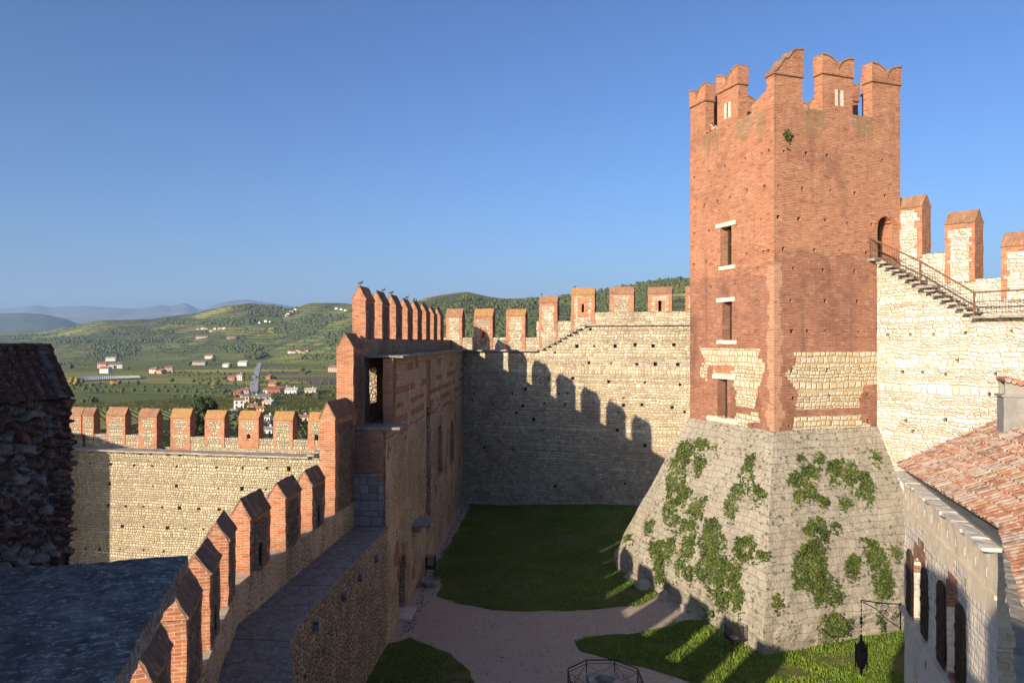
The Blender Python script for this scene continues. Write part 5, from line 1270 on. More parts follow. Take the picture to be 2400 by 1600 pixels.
fine('masonry', -.0, 1.3, 9.3, EVE, .011, relief, mC, lambda s, z, h: frM.pt(s-.35*h*(s < .03), -h+.02, z))
fine('end_face', 0, .42, 9.3, EVE, .02, lambda s, z: relief(s+4, z), mC, lambda s, z, h: frM.pt(-h+.01, s, z))
def capf(s, z):
    r = s/.062; i = math.floor(r); f = r-i; rnd = (math.sin(i*12.9898)*43758.5453) % 1
    h = .013*rnd+.012*sm(0, .18, f)*sm(1, .82, f)+.011*noise.noise(Vector((s*14, z*14, 3)))+.006*noise.noise(Vector((s*45, z*45, 5)))
    if z > .88: h += .012+.01*noise.noise(Vector((s*9, 3, 3)))
    return h, (.02 if f < .1 else .25+.3*rnd if rnd < .7 else .7)
dep = .21
def cpos(side):
    return lambda s, z, h: frM.pt(s-.012+.012*noise.noise(Vector((z*6, 2, 2))), (-.03+(dep+.03)*z if side else .45-(.45-dep)*z)-(h if side else -h), EVE-.02+(RDG-EVE)*z+.3*h)
mCap = close_mat('close_coping_brick', [(0,(.04,.028,.022)), (.25,(.09,.042,.028)), (.45,(.12,.055,.035)), (.65,(.10,.075,.06)), (1,(.22,.19,.175))], .5)
fine('coping', 0, 1.35, 0, 1, .0125, capf, mCap, cpos(True)).name = 'coping'
fine('coping', 0, 1.35, 0, 1, .03, capf, mCap, cpos(False))
mb = MB(); mb.poly([frM.pt(0, 0, EVE), frM.pt(0, .42, EVE), frM.pt(0, dep, RDG)]); mb.build('gable', mC, nm)
mb = MB(); frM.box(mb, 1.28, 3.4, .02, .6, 9.3, RDG+.35, .25); mb.build('return', mC, nm)  # unseen plain block, added to keep the sun off the coping slab
# unseen tower added outside the frame to cast shade on the lower ward
gt = thing('shade_tower', (-42, 44, -8), 'unseen square brick tower added to shade the end of the cobble wall', 'tower')
mb = MB(); mb.box((-44.0, 41.2, 0.5), (6.6, 5, 20.0), math.radians(0), 0, 1.5); mb.rough(.05, .8); mb.build('shaft', M['brick'], gt)
mb = MB(); mb.lathe((-44.0, 41.2, 10.5), [(4.5, 0), (0, 1.2)], 4); mb.build('roof', M['tile'], gt)
# ================= visitors on the tower and pigeons on the merlons
def skinned(name, joints, edges, mat, parent, loc, lv=1):
    me = bpy.data.meshes.new(name); me.from_pydata([j[0] for j in joints], edges, []); me.materials.append(mat)
    o = bpy.data.objects.new(name, me); COL.objects.link(o)
    if parent is not None: o.parent = parent
    else: o.location = loc
    md = o.modifiers.new('skin', 'SKIN'); md.use_smooth_shade = True
    sv = me.skin_vertices[0].data if me.skin_vertices else None
    if sv is None:
        bm = bmesh.new(); bm.from_mesh(me); bm.verts.layers.skin.verify(); bm.to_mesh(me); bm.free(); sv = me.skin_vertices[0].data
    for i, j in enumerate(joints): sv[i].radius = (j[1], j[2] if len(j) > 2 else j[1]); sv[i].use_root = (i == 0)
    sb = o.modifiers.new('sub', 'SUBSURF'); sb.levels = lv; sb.render_levels = lv; return o
def person(loc, rz, h, lab, jac, lean):
    k = h/1.72; f = lean
    def v(x, y, z): return (x*k, y*k, z*k)
    # faces +y; leaning on the sill with both forearms
    J = [(v(0,0,.93),.15*k,.12*k),(v(0,.04+f*.2,1.15),.15*k,.11*k),(v(0,.08+f*.5,1.38),.17*k,.11*k),(v(0,.11+f*.6,1.49),.055*k),(v(0,.14+f*.7,1.58),.085*k,.095*k),(v(0,.15+f*.72,1.66),.085*k,.095*k),
         (v(.20,.08+f*.5,1.37),.055*k),(v(.27,.26+f*.5,1.20),.042*k),(v(.10,.48+f*.5,1.19),.032*k),(v(.05,.55+f*.5,1.19),.03*k),
         (v(-.20,.08+f*.5,1.37),.055*k),(v(-.27,.26+f*.5,1.20),.042*k),(v(-.10,.48+f*.5,1.19),.032*k),(v(-.05,.55+f*.5,1.19),.03*k),
         (v(.10,0,.86),.09*k),(v(.11,.03,.48),.06*k),(v(.11,-.01,.07),.042*k),(v(.11,.13,.03),.035*k),(v(-.10,0,.86),.09*k),(v(-.11,.03,.48),.06*k),(v(-.11,-.01,.07),.042*k),(v(-.11,.13,.03),.035*k)]
    E = [(0,1),(1,2),(2,3),(3,4),(4,5),(2,6),(6,7),(7,8),(8,9),(2,10),(10,11),(11,12),(12,13),(0,14),(14,15),(15,16),(16,17),(0,18),(18,19),(19,20),(20,21)]
    b = skinned('person', J, E, M['skin'], None, loc); b.rotation_euler = (0, 0, rz); tag(b, lab, 'person', 'visitors on the tower')
    up = lambda i, r: (J[i][0], r[0]*k, (r[1] if len(r) > 1 else r[0])*k)
    skinned('jacket', [up(0,(.165,.135)),up(1,(.165,.13)),up(2,(.20,.15)),up(6,(.07,)),up(7,(.056,)),up(8,(.045,)),up(10,(.07,)),up(11,(.056,)),up(12,(.045,))], [(0,1),(1,2),(2,3),(3,4),(4,5),(2,6),(6,7),(7,8)], jac, b, None)
    skinned('trousers', [up(0,(.155,.125)),up(14,(.10,)),up(15,(.072,)),up(16,(.055,)),up(18,(.10,)),up(19,(.072,)),up(20,(.055,))], [(0,1),(1,2),(2,3),(0,4),(4,5),(5,6)], M['trousers'], b, None)
    skinned('hair', [((J[5][0][0], J[5][0][1]-.02*k, J[5][0][2]+.05*k), .105*k), ((J[4][0][0], J[4][0][1]-.05*k, J[4][0][2]+.03*k), .075*k)], [(0,1)], M['hair'], b, None)
    return b
sg0 = frL.s_at(1580+250/2.8); rzp = math.atan2(frL.n.y, frL.n.x)-math.pi/2
person(frL.pt(frL.s_at(1580+252/2.8, .3), .72, FLOOR), rzp, 1.66, 'person in a dark red jacket leaning on the tower parapet gap, dark hair', M['jacket'], .55)
person(frL.pt(frL.s_at(1580+273/2.8, .3), .75, FLOOR), rzp, 1.50, 'shorter person in a plum jacket beside the one in red, looking over the tower parapet', M['jacket2'], .55)
pg = MB()
pg.tube([(-.19,0,.075),(-.10,0,.09),(-.02,0,.11),(.06,0,.125),(.11,0,.15),(.125,0,.19),(.14,0,.21),(.17,0,.205),(.195,0,.198)], [.018,.035,.062,.066,.045,.028,.030,.016,.003], 8)
pg.tube([(0,.025,.06),(0,.025,.0)], .007, 4); pg.tube([(0,-.025,.06),(0,-.025,.0)], .007, 4)
pg_me = None
def pigeon(p, rz, lab):
    global pg_me
    if pg_me is None:
        o = pg.build('pigeon', M['pigeon'], None, (0, 0, 0), True, True); pg_me = o.data
    else:
        o = bpy.data.objects.new('pigeon', pg_me); COL.objects.link(o)
    o.location = p; o.rotation_euler = (0, 0, rz); o.scale = (.82, .82, .82); tag(o, lab, 'bird', 'pigeons on the battlements')
rr = random.Random(2)
for i, f, lab in ((0,.85,'pigeon perched on the highest pointed merlon nearest the stepped wall end'), (1,.1,'pigeon on the second pointed merlon of the tall shaded wall'), (2,.88,'pigeon on the third pointed merlon of the tall shaded wall'), (3,.25,'pigeon on the fourth pointed merlon of the tall shaded wall'),
                  (4,.8,'one of two pigeons sitting together on the fifth pointed merlon'), (4,.3,'one of two pigeons sitting together on the fifth pointed merlon'), (5,.5,'tiny pigeon among those on the far pointed merlons of the tall shaded wall'), (6,.6,'tiny pigeon among those on the far pointed merlons of the tall shaded wall'), (6,.1,'tiny pigeon among those on the far pointed merlons of the tall shaded wall'), (7,.5,'tiny pigeon among those on the far pointed merlons of the tall shaded wall')):
    Y0 = 33.6+3.36*i; pigeon(frW.pt(sw(Y0+1.78*(1-f)), 1.58, 15.57), rr.uniform(0, 6.28), lab)
for s, z, lab in ((.95,15.77,'pigeon on the mossy merlon with a small loophole, first beyond the wall corner'), (2.0,15.77,'second pigeon on the mossy loopholed merlon near the wall corner'), (3.6,15.77,'pigeon on the mossy merlon with grey stone face'), (4.5,15.77,'second pigeon on the mossy grey-faced merlon'), (6.25,16.75,'pigeon on the tall narrow merlon at the foot of the stair'), (9.0,17.34,'pigeon on the merlon above the head of the stair')):
    pigeon(frN.pt(s, 1.57, z), rr.uniform(0, 6.28), lab)
for i, f, lab in ((1,.9,'pigeon on the half-shaded merlon of the sunlit cobble wall'), (3,.1,'one of three pigeons on the merlon before the open gap of the cobble wall'), (3,.6,'one of three pigeons on the merlon before the open gap of the cobble wall'), (3,.9,'one of three pigeons on the merlon before the open gap of the cobble wall'), (4,.12,'one of three pigeons on the merlon after the open gap of the cobble wall'), (4,.5,'one of three pigeons on the merlon after the open gap of the cobble wall'), (4,.95,'one of three pigeons on the merlon after the open gap of the cobble wall'), (5,.8,'pigeon on the cobble-wall merlon beside the dark tree')):
    a, b = sorted(om[i]); pigeon(frO2.pt(a+(b-a)*f, 2.0, 8.02), rr.uniform(0, 6.28), lab)

# ================= open country: plain, vine hills, mountains
RV = [(-700,830),(0,781),(110,777),(165,764),(240,752),(350,749),(440,736),(500,722),(540,714),(580,710),(640,716),(690,722),(735,714),(800,712),(860,712),(930,712),(1000,709),(1060,698),(1095,694),(1130,699),(1180,706),(1250,702),(1330,695),(1400,682),(1480,668),(1530,660),(1620,655),(1800,660),(2100,690),(2500,720),(3200,760)]
YR = [(-700,3800),(100,3600),(350,3300),(560,3000),(700,2700),(860,2400),(1000,2000),(1100,1850),(1400,1500),(1650,1300),(3200,1500)]
YB = [(-700,2100),(100,2000),(400,1750),(650,1600),(850,1200),(1000,700),(1300,420),(1650,380),(3200,500)]
PZ = -32.0
def hz(x, y):
    Y = max(y, 30.0); u = max(-700, min(3200, 1200+F*x/Y)); yr, yb = interp(u, YR), interp(u, YB)
    zr = HC+(800-interp(u, RV))/F*yr; t = (Y-yb)/(yr-yb)
    if t <= 0: h = 0
    elif t < 1: h = .45*t+.55*t*t*(3-2*t)
    else: h = max(.0, 1-(t-1)**1.5*1.4)
    v = Vector((x/420, y/420, 1.7)); n = noise.fractal(v, 1.0, 2.1, 5)
    z = PZ+(zr-PZ)*h+n*30*min(1, h*2.2)*(1-.75*sm(.75, 1.0, t)*(1 if t < 1.2 else 0))+noise.noise(Vector((x/260, y/260, 4)))*1.2
    if 0 < t < 1: z += 16*h*(1-h)*noise.noise(Vector((x/130, y/130, 8)))
    r = math.hypot(x-4, y-30); m = 1-sm(80, 210, r)
    return z*(1-m)+(-8.2)*m
na, nd = 330, 210; verts = []; ds = [-58+150*(i/60) for i in range(60)]+[92*((5200/92)**(i/(nd-61))) for i in range(nd-60)]
for d in ds:
    for i in range(na):
        a = -1.12+2.3*i/(na-1); x = a*(d+60); verts.append((x, d, hz(x, d)))
fs = [(j*na+i, j*na+i+1, (j+1)*na+i+1, (j+1)*na+i) for j in range(len(ds)-1) for i in range(na-1)]
me = bpy.data.meshes.new('ground'); me.from_pydata(verts, [], fs); me.materials.append(M['terrain']); me.polygons.foreach_set('use_smooth', [True]*len(fs)); me.update()
gr = bpy.data.objects.new('ground', me); COL.objects.link(gr); gr['kind'] = 'structure'
def ray(u, v):
    d = Vector(((u-1200)/F, 1, (800-v)/F)); Y = 60.0; prev = 60.0
    while Y < 5200:
        if HC+d.z*Y < hz(d.x*Y, Y):
            lo, hi = prev, Y
            for _ in range(18):
                mdl = (lo+hi)/2
                if HC+d.z*mdl < hz(d.x*mdl, mdl): hi = mdl
                else: lo = mdl
            return Vector((d.x*hi, hi, hz(d.x*hi, hi)))
        prev = Y; Y *= 1.012
    return None
def range_(name, mat, Y0, depth, tab, ztab_amp, seed):
    """mountain chain: a long ridge with front and back slopes"""
    vs = []; nu_, nd_ = 420, 22
    for j in range(nd_):
        for i in range(nu_):
            u = -500+3400*i/(nu_-1); f = j/(nd_-1); Y = Y0-depth*.75+depth*1.75*f; x = (u-1200)/F*Y
            zr = HC+(800-interp(u, tab))/F*Y0; t = 1-abs(Y-Y0)/(depth if Y > Y0 else depth*.75)
            n = noise.fractal(Vector((x/(depth*.45), Y/(depth*.45), seed)), 1.0, 2.0, 6)
            z = -60+(zr+60)*max(0, t)**.8+n*ztab_amp*(1-.75*max(0, t)**3)*min(1, 2*max(0, t)+.1)
            vs.append((x, Y, max(z, -34.5+.2*t)))
    fs = [(j*nu_+i, j*nu_+i+1, (j+1)*nu_+i+1, (j+1)*nu_+i) for j in range(nd_-1) for i in range(nu_-1)]
    me = bpy.data.meshes.new(name); me.from_pydata(vs, [], fs); me.materials.append(mat); me.polygons.foreach_set('use_smooth', [True]*len(fs)); me.update()
    o = bpy.data.objects.new(name, me); COL.objects.link(o); o['kind'] = 'structure'
range_('hills', M['blue_hill'], 7500, 2200, [(-500,752),(0,734),(50,732),(100,735),(150,746),(185,759),(215,763),(235,754),(290,750),(340,753),(380,759),(430,756),(480,752),(520,758),(700,765),(1300,780),(2900,785)], 30, 3)
range_('mountains', M['mount'], 14000, 3500, [(-500,722),(0,724),(40,722),(82,715),(120,720),(195,717),(260,721),(320,724),(375,714),(400,717),(432,710),(445,714),(462,724),(475,727),(500,716),(530,708),(560,704),(580,702),(615,708),(650,711),(690,718),(740,724),(900,735),(1300,742),(2900,750)], 45, 6)
# road, ploughed field, white netting
def ribbon(name, px, w, mat, lift=.5):
    cs_ = [ray(u, v) for u, v in px]; cs_ = [c for c in cs_ if c]; fine_ = []
    for a, b in zip(cs_, cs_[1:]):
        n = max(2, int((b-a).length/15)); fine_ += [a.lerp(b, i/n) for i in range(n)]
    fine_.append(cs_[-1]); vs = []
    for i, c in enumerate(fine_):
        d = (fine_[min(i+1, len(fine_)-1)]-fine_[max(i-1, 0)]); n = Vector((-d.y, d.x, 0)).normalized()*w/2
        for e in (n, -n): vs.append((c.x+e.x, c.y+e.y, hz(c.x+e.x, c.y+e.y)+lift))
    me = bpy.data.meshes.new(name); me.from_pydata(vs, [], [(2*i, 2*i+1, 2*i+3, 2*i+2) for i in range(len(fine_)-1)]); me.materials.append(mat)
    o = bpy.data.objects.new(name, me); COL.objects.link(o); o['kind'] = 'structure'
ribbon('road', [(594,922),(596,900),(599,880),(603,865),(609,850)], 8, M['asphalt'])
ribbon('road', [(535,975),(548,962),(560,950),(575,938),(594,922)], 6, M['asphalt'])
def field(px, mat):
    cs_ = [ray(u, v) for u, v in px]
    if None in cs_: return
    xs = [c.x for c in cs_]; ys = [c.y for c in cs_]; bm = bmesh.new(); f = bm.faces.new([bm.verts.new((c.x, c.y, 0)) for c in cs_])
    for lo, hi, no in ((min(xs), max(xs), 0), (min(ys), max(ys), 1)):
        c = lo+20
        while c < hi:
            bmesh.ops.bisect_plane(bm, geom=bm.verts[:]+bm.edges[:]+bm.faces[:], plane_co=(c, 0, 0) if no == 0 else (0, c, 0), plane_no=(1, 0, 0) if no == 0 else (0, 1, 0)); c += 20
    for v in bm.verts: v.co.z = hz(v.co.x, v.co.y)+.35
    me = bpy.data.meshes.new('field'); bm.to_mesh(me); bm.free(); me.materials.append(mat); o = bpy.data.objects.new('field', me); COL.objects.link(o); o['kind'] = 'structure'
field([(645,887),(810,883),(812,898),(735,902),(715,893),(690,891)], M['ploughed'])
field([(607,871),(700,872),(690,877),(606,879)], M['ploughed'])
mb = MB(); p0, p1_, q0, q1 = ray(168, 895), ray(178, 886), ray(330, 888), ray(325, 884)
if p0 and q0 and p1_ and q1:
    for i in range(34):
        f = (i+.5)/34; a, b = p0.lerp(q0, f), p1_.lerp(q1, f)
        if a and b:
            for k_ in range(6):
                c, d = a.lerp(b, k_/6), a.lerp(b, (k_+.92)/6); c.z = hz(c.x, c.y)+1.6; d.z = hz(d.x, d.y)+1.6; mb.tube([c, d], 1.0, 4)
    tag(mb.build('vineyard_netting', M['net']), kind='stuff')

mb = MB(); rr = random.Random(12)
for X0, X1, Y0_, Y1_, sl_x, sp in ((-235, -95, 275, 470, .28, 3.3), (-92, -20, 330, 470, -.35, 3.1), (-330, -120, 490, 700, .9, 4.2), (-110, 20, 500, 640, .15, 4.2)):
    x = X0
    while x < X1:
        y = Y0_+rr.uniform(0, 6)
        while y < Y1_:
            L_ = rr.uniform(4, 7)
            if rr.random() > .06:
                xa, xb = x+(y-Y0_)*sl_x, x+(y+L_-Y0_)*sl_x; h_ = rr.uniform(1.1, 1.7); w_ = rr.uniform(.35, .6); za, zb_ = hz(xa, y), hz(xb, y+L_)
                q = [Vector((xa-w_, y, za-.3)), Vector((xa+w_, y, za-.3)), Vector((xb+w_, y+L_, zb_-.3)), Vector((xb-w_, y+L_, zb_-.3))]
                t_ = [Vector((xa-w_*.6, y, za+h_)), Vector((xa+w_*.6, y, za+h_*rr.uniform(.85, 1.1))), Vector((xb+w_*.6, y+L_, zb_+h_)), Vector((xb-w_*.6, y+L_, zb_+h_*rr.uniform(.85, 1.1)))]
                mb.hexa(q+t_, 50, 0, rr.uniform(.3, 1), skip=(0,))
            y += L_
        x += sp*rr.uniform(.95, 1.05)
tag(mb.build('vine_rows', M['vines']), kind='stuff')
# houses of the valley
HS = [ # u0,u1,base v, wall, roof, label, parts
 (549,571,959,'w_white','r_tile','white two-storey house nearest the dark tree in the valley hamlet',2), (564,583,948,'w_cream','r_grey','tall beige house behind the white two-storey one',2),
 (582,605,958,'w_pink','r_tile','pale pink house joined to the yellow house',2), (604,622,964,'w_yellow','r_tile','bright yellow house at the edge of the valley hamlet',2), (619,644,951,'w_cream','r_pale','long low barn with pale roof beyond the yellow house',1),
 (565,583,922,'w_pink','r_tile','pink house at the foot of the straight road',2), (549,565,925,'w_red','r_tile','brick-red shed beside the pink house at the road',1), (619,634,922,'w_white','r_tile','narrow white house with dark side by the red house',2),
 (632,654,910,'w_orange','r_tile','orange gabled house behind the red one',2), (628,655,924,'w_red','r_tile','bright red house in the roadside row',2), (656,679,922,'w_white','r_tile','white gabled house right after the red house',2),
 (671,699,924,'w_white','r_pale','white barn with wide pale roof at the end of the row',1), (716,741,923,'w_cream','r_pale','isolated cream barn standing in the vines past the row',1), (590,606,936,'w_cream','r_grey','small grey-roofed house just below the roadside row',1), (606,634,938,'w_grey','r_grey','long grey shed below the roadside row',1),
 (537,556,891,'w_red','r_tile','dark red farm barn left alone in the vineyards',1), (556,568,891,'w_white','r_tile','white tower-like farmhouse beside the dark red barn',2), (496,502,908,'w_orange','r_tile','tiny orange vineyard hut',1), (625,638,888,'w_red','r_tile','small reddish farm just past the straight road',1),
 (524,540,860,'w_white','r_pale','white shed below the wooded knoll',1), (560,582,857,'w_white','r_pale','wide white farm at the top end of the straight road',1), (451,485,855,'w_grey','r_grey','long low grey farm under the wooded knoll',1), (482,503,840,'w_cream','r_tile','cream farmhouse on the wooded knoll',1),
 (353,371,874,'w_cream','r_tile','cream farmhouse, first of the row of three in mid plain',1), (369,387,875,'w_pink','r_tile','low pink outbuilding in the middle of the row of three',1), (387,405,873,'w_pink','r_tile','tall pink house closing the row of three in mid plain',1),
 (238,259,874,'w_white','r_tile','white house in front of the modern farm group',1), (257,286,863,'w_white','r_grey','long white modern farm building in the plain',1), (232,253,862,'w_pink','r_tile','pink roofed house beside the modern farm building',1), (250,271,846,'w_white','r_pale','pair-like white house above the modern farm group',1),
 (772,800,871,'w_pink','r_tile','low farm shed near the tall brick end merlon',1), (460,485,792,'w_cream','r_tile','long cream farm on the lower hillside',1), (533,555,793,'w_pink','r_tile','pink farm below the hill woods',1), (603,610,789,'w_white','r_tile','tiny white cottage on the lower hillside',1),
 (533,560,989,'w_grey','r_grey','grey bungalow seen between the cobble-wall merlons',2), (622,640,989,'w_white','r_grey','white house half hidden behind a mossy merlon',2), (611,632,1003,'w_grey','r_grey','dark-roofed house low behind the mossy merlons',2), (618,642,1020,'w_white','r_grey','nearest dark-roofed house just above the cobble wall',2), (702,722,989,'w_cream','r_tile','small tile-roofed house behind the last merlon gap',2)]
for i in range(6): HS.append((676+8*i, 676+8*i+R.randint(6, 9), 828-R.randint(0, 5), R.choice(['w_cream','w_white','w_pink']), 'r_tile', 'tiny stone house of the cluster at the foot of the terraces', 0))
for i in range(7): HS.append((461+10*i, 461+10*i+R.randint(5, 9), 776-R.randint(0, 7), R.choice(['w_white','w_cream']), 'r_tile', 'tiny white house of the hillside hamlet below the round ridge', 0))
for u, v in ((672,738),(679,733),(690,727),(668,741),(786,724),(806,728),(797,726),(620,754),(631,755),(606,757)): HS.append((u, u+R.randint(5, 8), v, 'w_white', 'r_tile', 'tiny white house scattered along the upper ridge', 0))
def house(u0, u1, v, wm, rm, lab, lv):
    c = ray((u0+u1)/2, v)
    if c is None: return
    w = (u1-u0)/F*c.y; dpt = min(w*.75, 11); hgt = min(max(w*.5, 3.2), 6.5)
    if 'barn' in lab or 'shed' in lab or 'low' in lab or 'bungalow' in lab: hgt *= .72
    if 'tall' in lab or 'tower-like' in lab or 'two-storey' in lab: hgt = max(hgt*1.3, 6.5)
    rz = R.uniform(-.5, .5); t = thing('house', (c.x, c.y, c.z), lab, 'house', 'houses of the valley and hills')
    ca, sa = math.cos(rz), math.sin(rz); q = lambda x, y, z: Vector((c.x+x*ca-y*sa, c.y+x*sa+y*ca, c.z+z))
    mb = MB(); a, b = w/2, dpt/2; rh = hgt+b*.55
    mb.hexa([q(-a,-b,-3), q(a,-b,-3), q(a,b,-3), q(-a,b,-3), q(-a,-b,hgt), q(a,-b,hgt), q(a,b,hgt), q(-a,b,hgt)], 50)
    for s_ in (-a, a): mb.poly([q(s_,-b,hgt), q(s_,b,hgt), q(s_,0,rh)])
    wo = mb.build('wall', M[wm], t); rb = MB(); e = .5
    for sg in (-1, 1):
        lo = [q(-a-e, sg*(b+e), hgt-.28), q(a+e, sg*(b+e), hgt-.28), q(a+e, 0, rh), q(-a-e, 0, rh)]; rb.hexa(lo+[p+Vector((0, 0, .28)) for p in lo], 50)
    ro = rb.build('roof', M[rm], t)
    if lv >= 1:
        cb = MB(); cb.box(tuple(q(a*.4, 0, rh+.4)), (.8, .8, 1.6), rz); cb.build('chimney', M[wm], ro)
        nx = max(2, int(w/3.2)); nz = 2 if hgt > 5.2 else 1
        for iz in range(nz):
            for ix in range(nx):
                x = -a+w*(ix+.5)/nx; z = 1.0+2.9*iz; wb = MB(); wb.hexa([q(x-.55,-b-.06,z), q(x+.55,-b-.06,z), q(x+.55,-b+.1,z), q(x-.55,-b+.1,z), q(x-.55,-b-.06,z+1.5), q(x+.55,-b-.06,z+1.5), q(x+.55,-b+.1,z+1.5), q(x-.55,-b+.1,z+1.5)], 9); wb.build('window', M['dark'], wo)
for h in HS: house(*h)

# trees: unit crowns of leaf-clump faces, reused
def blob_arrays(kind):
    bm = bmesh.new(); bmesh.ops.create_icosphere(bm, subdivisions=2 if kind else 1, radius=1)
    v = np.array([tuple(p.co) for p in bm.verts]); f = np.array([[q.index for q in p.verts] for p in bm.faces]); bm.free(); return v, f
bv, bf = blob_arrays(0); bv2, bf2 = blob_arrays(1)
def blob_cloud(name, items, mat, V0=bv, F0=bf, jit=.28):
    n = len(items); c = np.array([(i[0], i[1], i[2]) for i in items]); r = np.array([i[3] for i in items]); hs = np.array([i[4] for i in items]); t = np.array([i[5] for i in items])
    v = V0[None]*(1+ng.normal(0, jit, (n, len(V0), 1))); v = v*np.stack([r, r, hs], 1)[:, None, :]+c[:, None, :]
    f = F0[None]+(np.arange(n)*len(V0))[:, None, None]; m = f.reshape(-1, 3); nf = len(m)
    me = bpy.data.meshes.new(name); me.vertices.add(n*len(V0)); me.vertices.foreach_set('co', v.astype(np.float32).ravel()); me.loops.add(nf*3); me.polygons.add(nf)
    me.loops.foreach_set('vertex_index', m.astype(np.int32).ravel()); me.polygons.foreach_set('loop_start', np.arange(0, nf*3, 3, dtype=np.int32)); me.polygons.foreach_set('loop_total', np.full(nf, 3, np.int32)); me.update(calc_edges=True); me.materials.append(mat)
    at = me.attributes.new('tint', 'FLOAT', 'FACE'); at.data.foreach_set('value', (np.repeat(t, len(F0))+ng.uniform(-.12, .12, nf)).clip(0, 1).astype(np.float32))
    o = bpy.data.objects.new(name, me); COL.objects.link(o); return o
items = []
def clump(u, v, ru, rv, n, rmin=2.0, rmax=4.2, tint=(.1, .65)):
    for _ in range(int(n*1.9)):
        a = R.uniform(0, 6.28); q = R.random()**.5; c = ray(u+ru*q*math.cos(a), v+rv*q*math.sin(a))
        if c is None or c.y < 250: continue
        r = R.uniform(rmin, rmax); items.append((c.x, c.y, c.z+r*.7, r, r*R.uniform(.9, 1.5), R.uniform(*tint)))
for a in ((270,815,60,20,190),(240,835,40,9,90),(170,800,45,9,70),(380,800,70,6,70),(330,780,80,7,90),(560,817,55,10,190),(600,834,22,9,80),(690,775,50,18,190),(720,760,50,14,120),(790,800,30,22,150),(520,755,90,9,120),(640,735,60,8,110),(420,755,60,8,90),(600,722,60,6,80),(760,745,50,8,90),(470,782,30,4,40),(740,840,40,6,40),(110,790,90,8,60)): clump(*a)
for a in ((1080,735,50,22,140),(1130,765,60,20,110),(1190,715,50,10,110),(1260,708,40,9,110),(1330,705,40,12,130),(1420,690,60,22,260),(1500,680,50,22,260),(1570,670,50,22,240),(1500,710,60,16,120),(1100,700,30,5,50),(1120,790,60,10,60),(1420,720,40,10,70)): clump(*a[:4], int(a[4]*.62), 1.6, 3.2, (.2, .8))
for _ in range(420):           # bushes and hedges along the terraces
    u = R.uniform(60, 1560); v = R.uniform(interp(u, RV)+4, interp(u, RV)+95)
    if u > 860: v = R.uniform(interp(u, RV)+3, 790)
    c = ray(u, v)
    if c is None or c.y < 300: continue
    for k_ in range(R.randint(2, 10)):
        x, y = c.x+(k_-3)*R.uniform(6, 10), c.y+R.uniform(-5, 5); r = R.uniform(1.2, 2.8); items.append((x, y, hz(x, y)+r*.5, r*1.2, r, R.uniform(.1, .6)))
# hedgerow trees strung along field edges
for _ in range(95):
    u, v = R.uniform(165, 820), R.uniform(800, 935); c = ray(u, v)
    if c is None: continue
    an = R.uniform(-.5, .5); L = R.randint(2, 9)
    for k_ in range(L):
        x, y = c.x+math.cos(an)*k_*9, c.y+math.sin(an)*k_*9; r = R.uniform(1.2, 2.3); items.append((x, y, hz(x, y)+r*.6, r, r, R.uniform(.2, .6)))
tag(blob_cloud('woodland', items, M['woods']), kind='stuff')
tr_proto = {}
def tree(c, r, hh, lab, mat='woods', grp='trees standing in the valley'):
    t = thing('tree', tuple(c), lab, 'tree', grp)
    its = []
    for _ in range(26):
        d = Vector((R.gauss(0, 1), R.gauss(0, 1), R.gauss(0, 1))).normalized()*R.uniform(.3, .85)
        its.append((d.x*r, d.y*r, hh*.6+d.z*hh*.38, r*R.uniform(.28, .5), r*R.uniform(.25, .45), R.uniform(.1, .75)))
    cr = blob_cloud('crown', its, M[mat]); cr.parent = t
    mb = MB(); mb.tube([Vector(c)+Vector((0, 0, -1)), Vector(c)+Vector((0, 0, hh*.4)), Vector(c)+Vector((r*.1, 0, hh*.7))], [.35, .26, .1], 6); mb.build('trunk', M['wood'], t)
sol = [(118+60, 903, 7, 8, 'pale yellow autumn tree in the plain below the white netting','yellow_tree'), (270, 905, 5, 6, 'olive-yellow round tree in the plain next to the pale yellow one','yellow_tree'), (166, 866, 5, 9, 'dark tree against the rough merlon, mid plain','woods')]
for u, v, r, hh, lab, m_ in sol:
    c = ray(u, v)
    if c: tree(c, r, hh, lab, m_)
for u, v, k_ in ((215,948,1.2),(195,947,.8),(207,942,.9),(223,945,1.),(403,897,.9),(323,904,.8),(299,908,.7),(555,800,1),(612,900,.9),(625,902,.8),(716,932,.8),(745,938,.9),(740,933,.7),(708,873,1),(717,879,.9),(725,876,.8),(598,944,.8),(640,940,.8),(508,904,.9),(518,906,.7),(380,872,.7),(270,865,.7),(445,858,.9),(500,850,1),(575,842,1),(612,838,1.1),(540,862,.7),(300,868,.7),(585,932,.8),(545,940,.6),(560,966,.7),(650,948,.6),(700,915,.6),(480,910,.5),(440,912,.5)):
    c = ray(u, v)
    if c: r = 3.4*k_*min(2.2, max(.7, c.y/900)); tree(c, r, r*2.0, 'small dark green tree standing alone among the valley vines')
for u, v, r, hh, lab in ((545,1012,3.2,9,'green tree between the grey bungalow and the cobble wall'),(560,1015,2.8,8,'second green tree below the grey bungalow'),(690,1000,3.5,9,'dark bushy tree before the last merlon of the cobble wall'),(665,1012,2.5,5,'yellowish shrub low behind the cobble wall')):
    c = ray(u, v)
    if c: tree(c, r, hh, lab, 'yellow_tree' if 'yellow' in lab else 'woods')
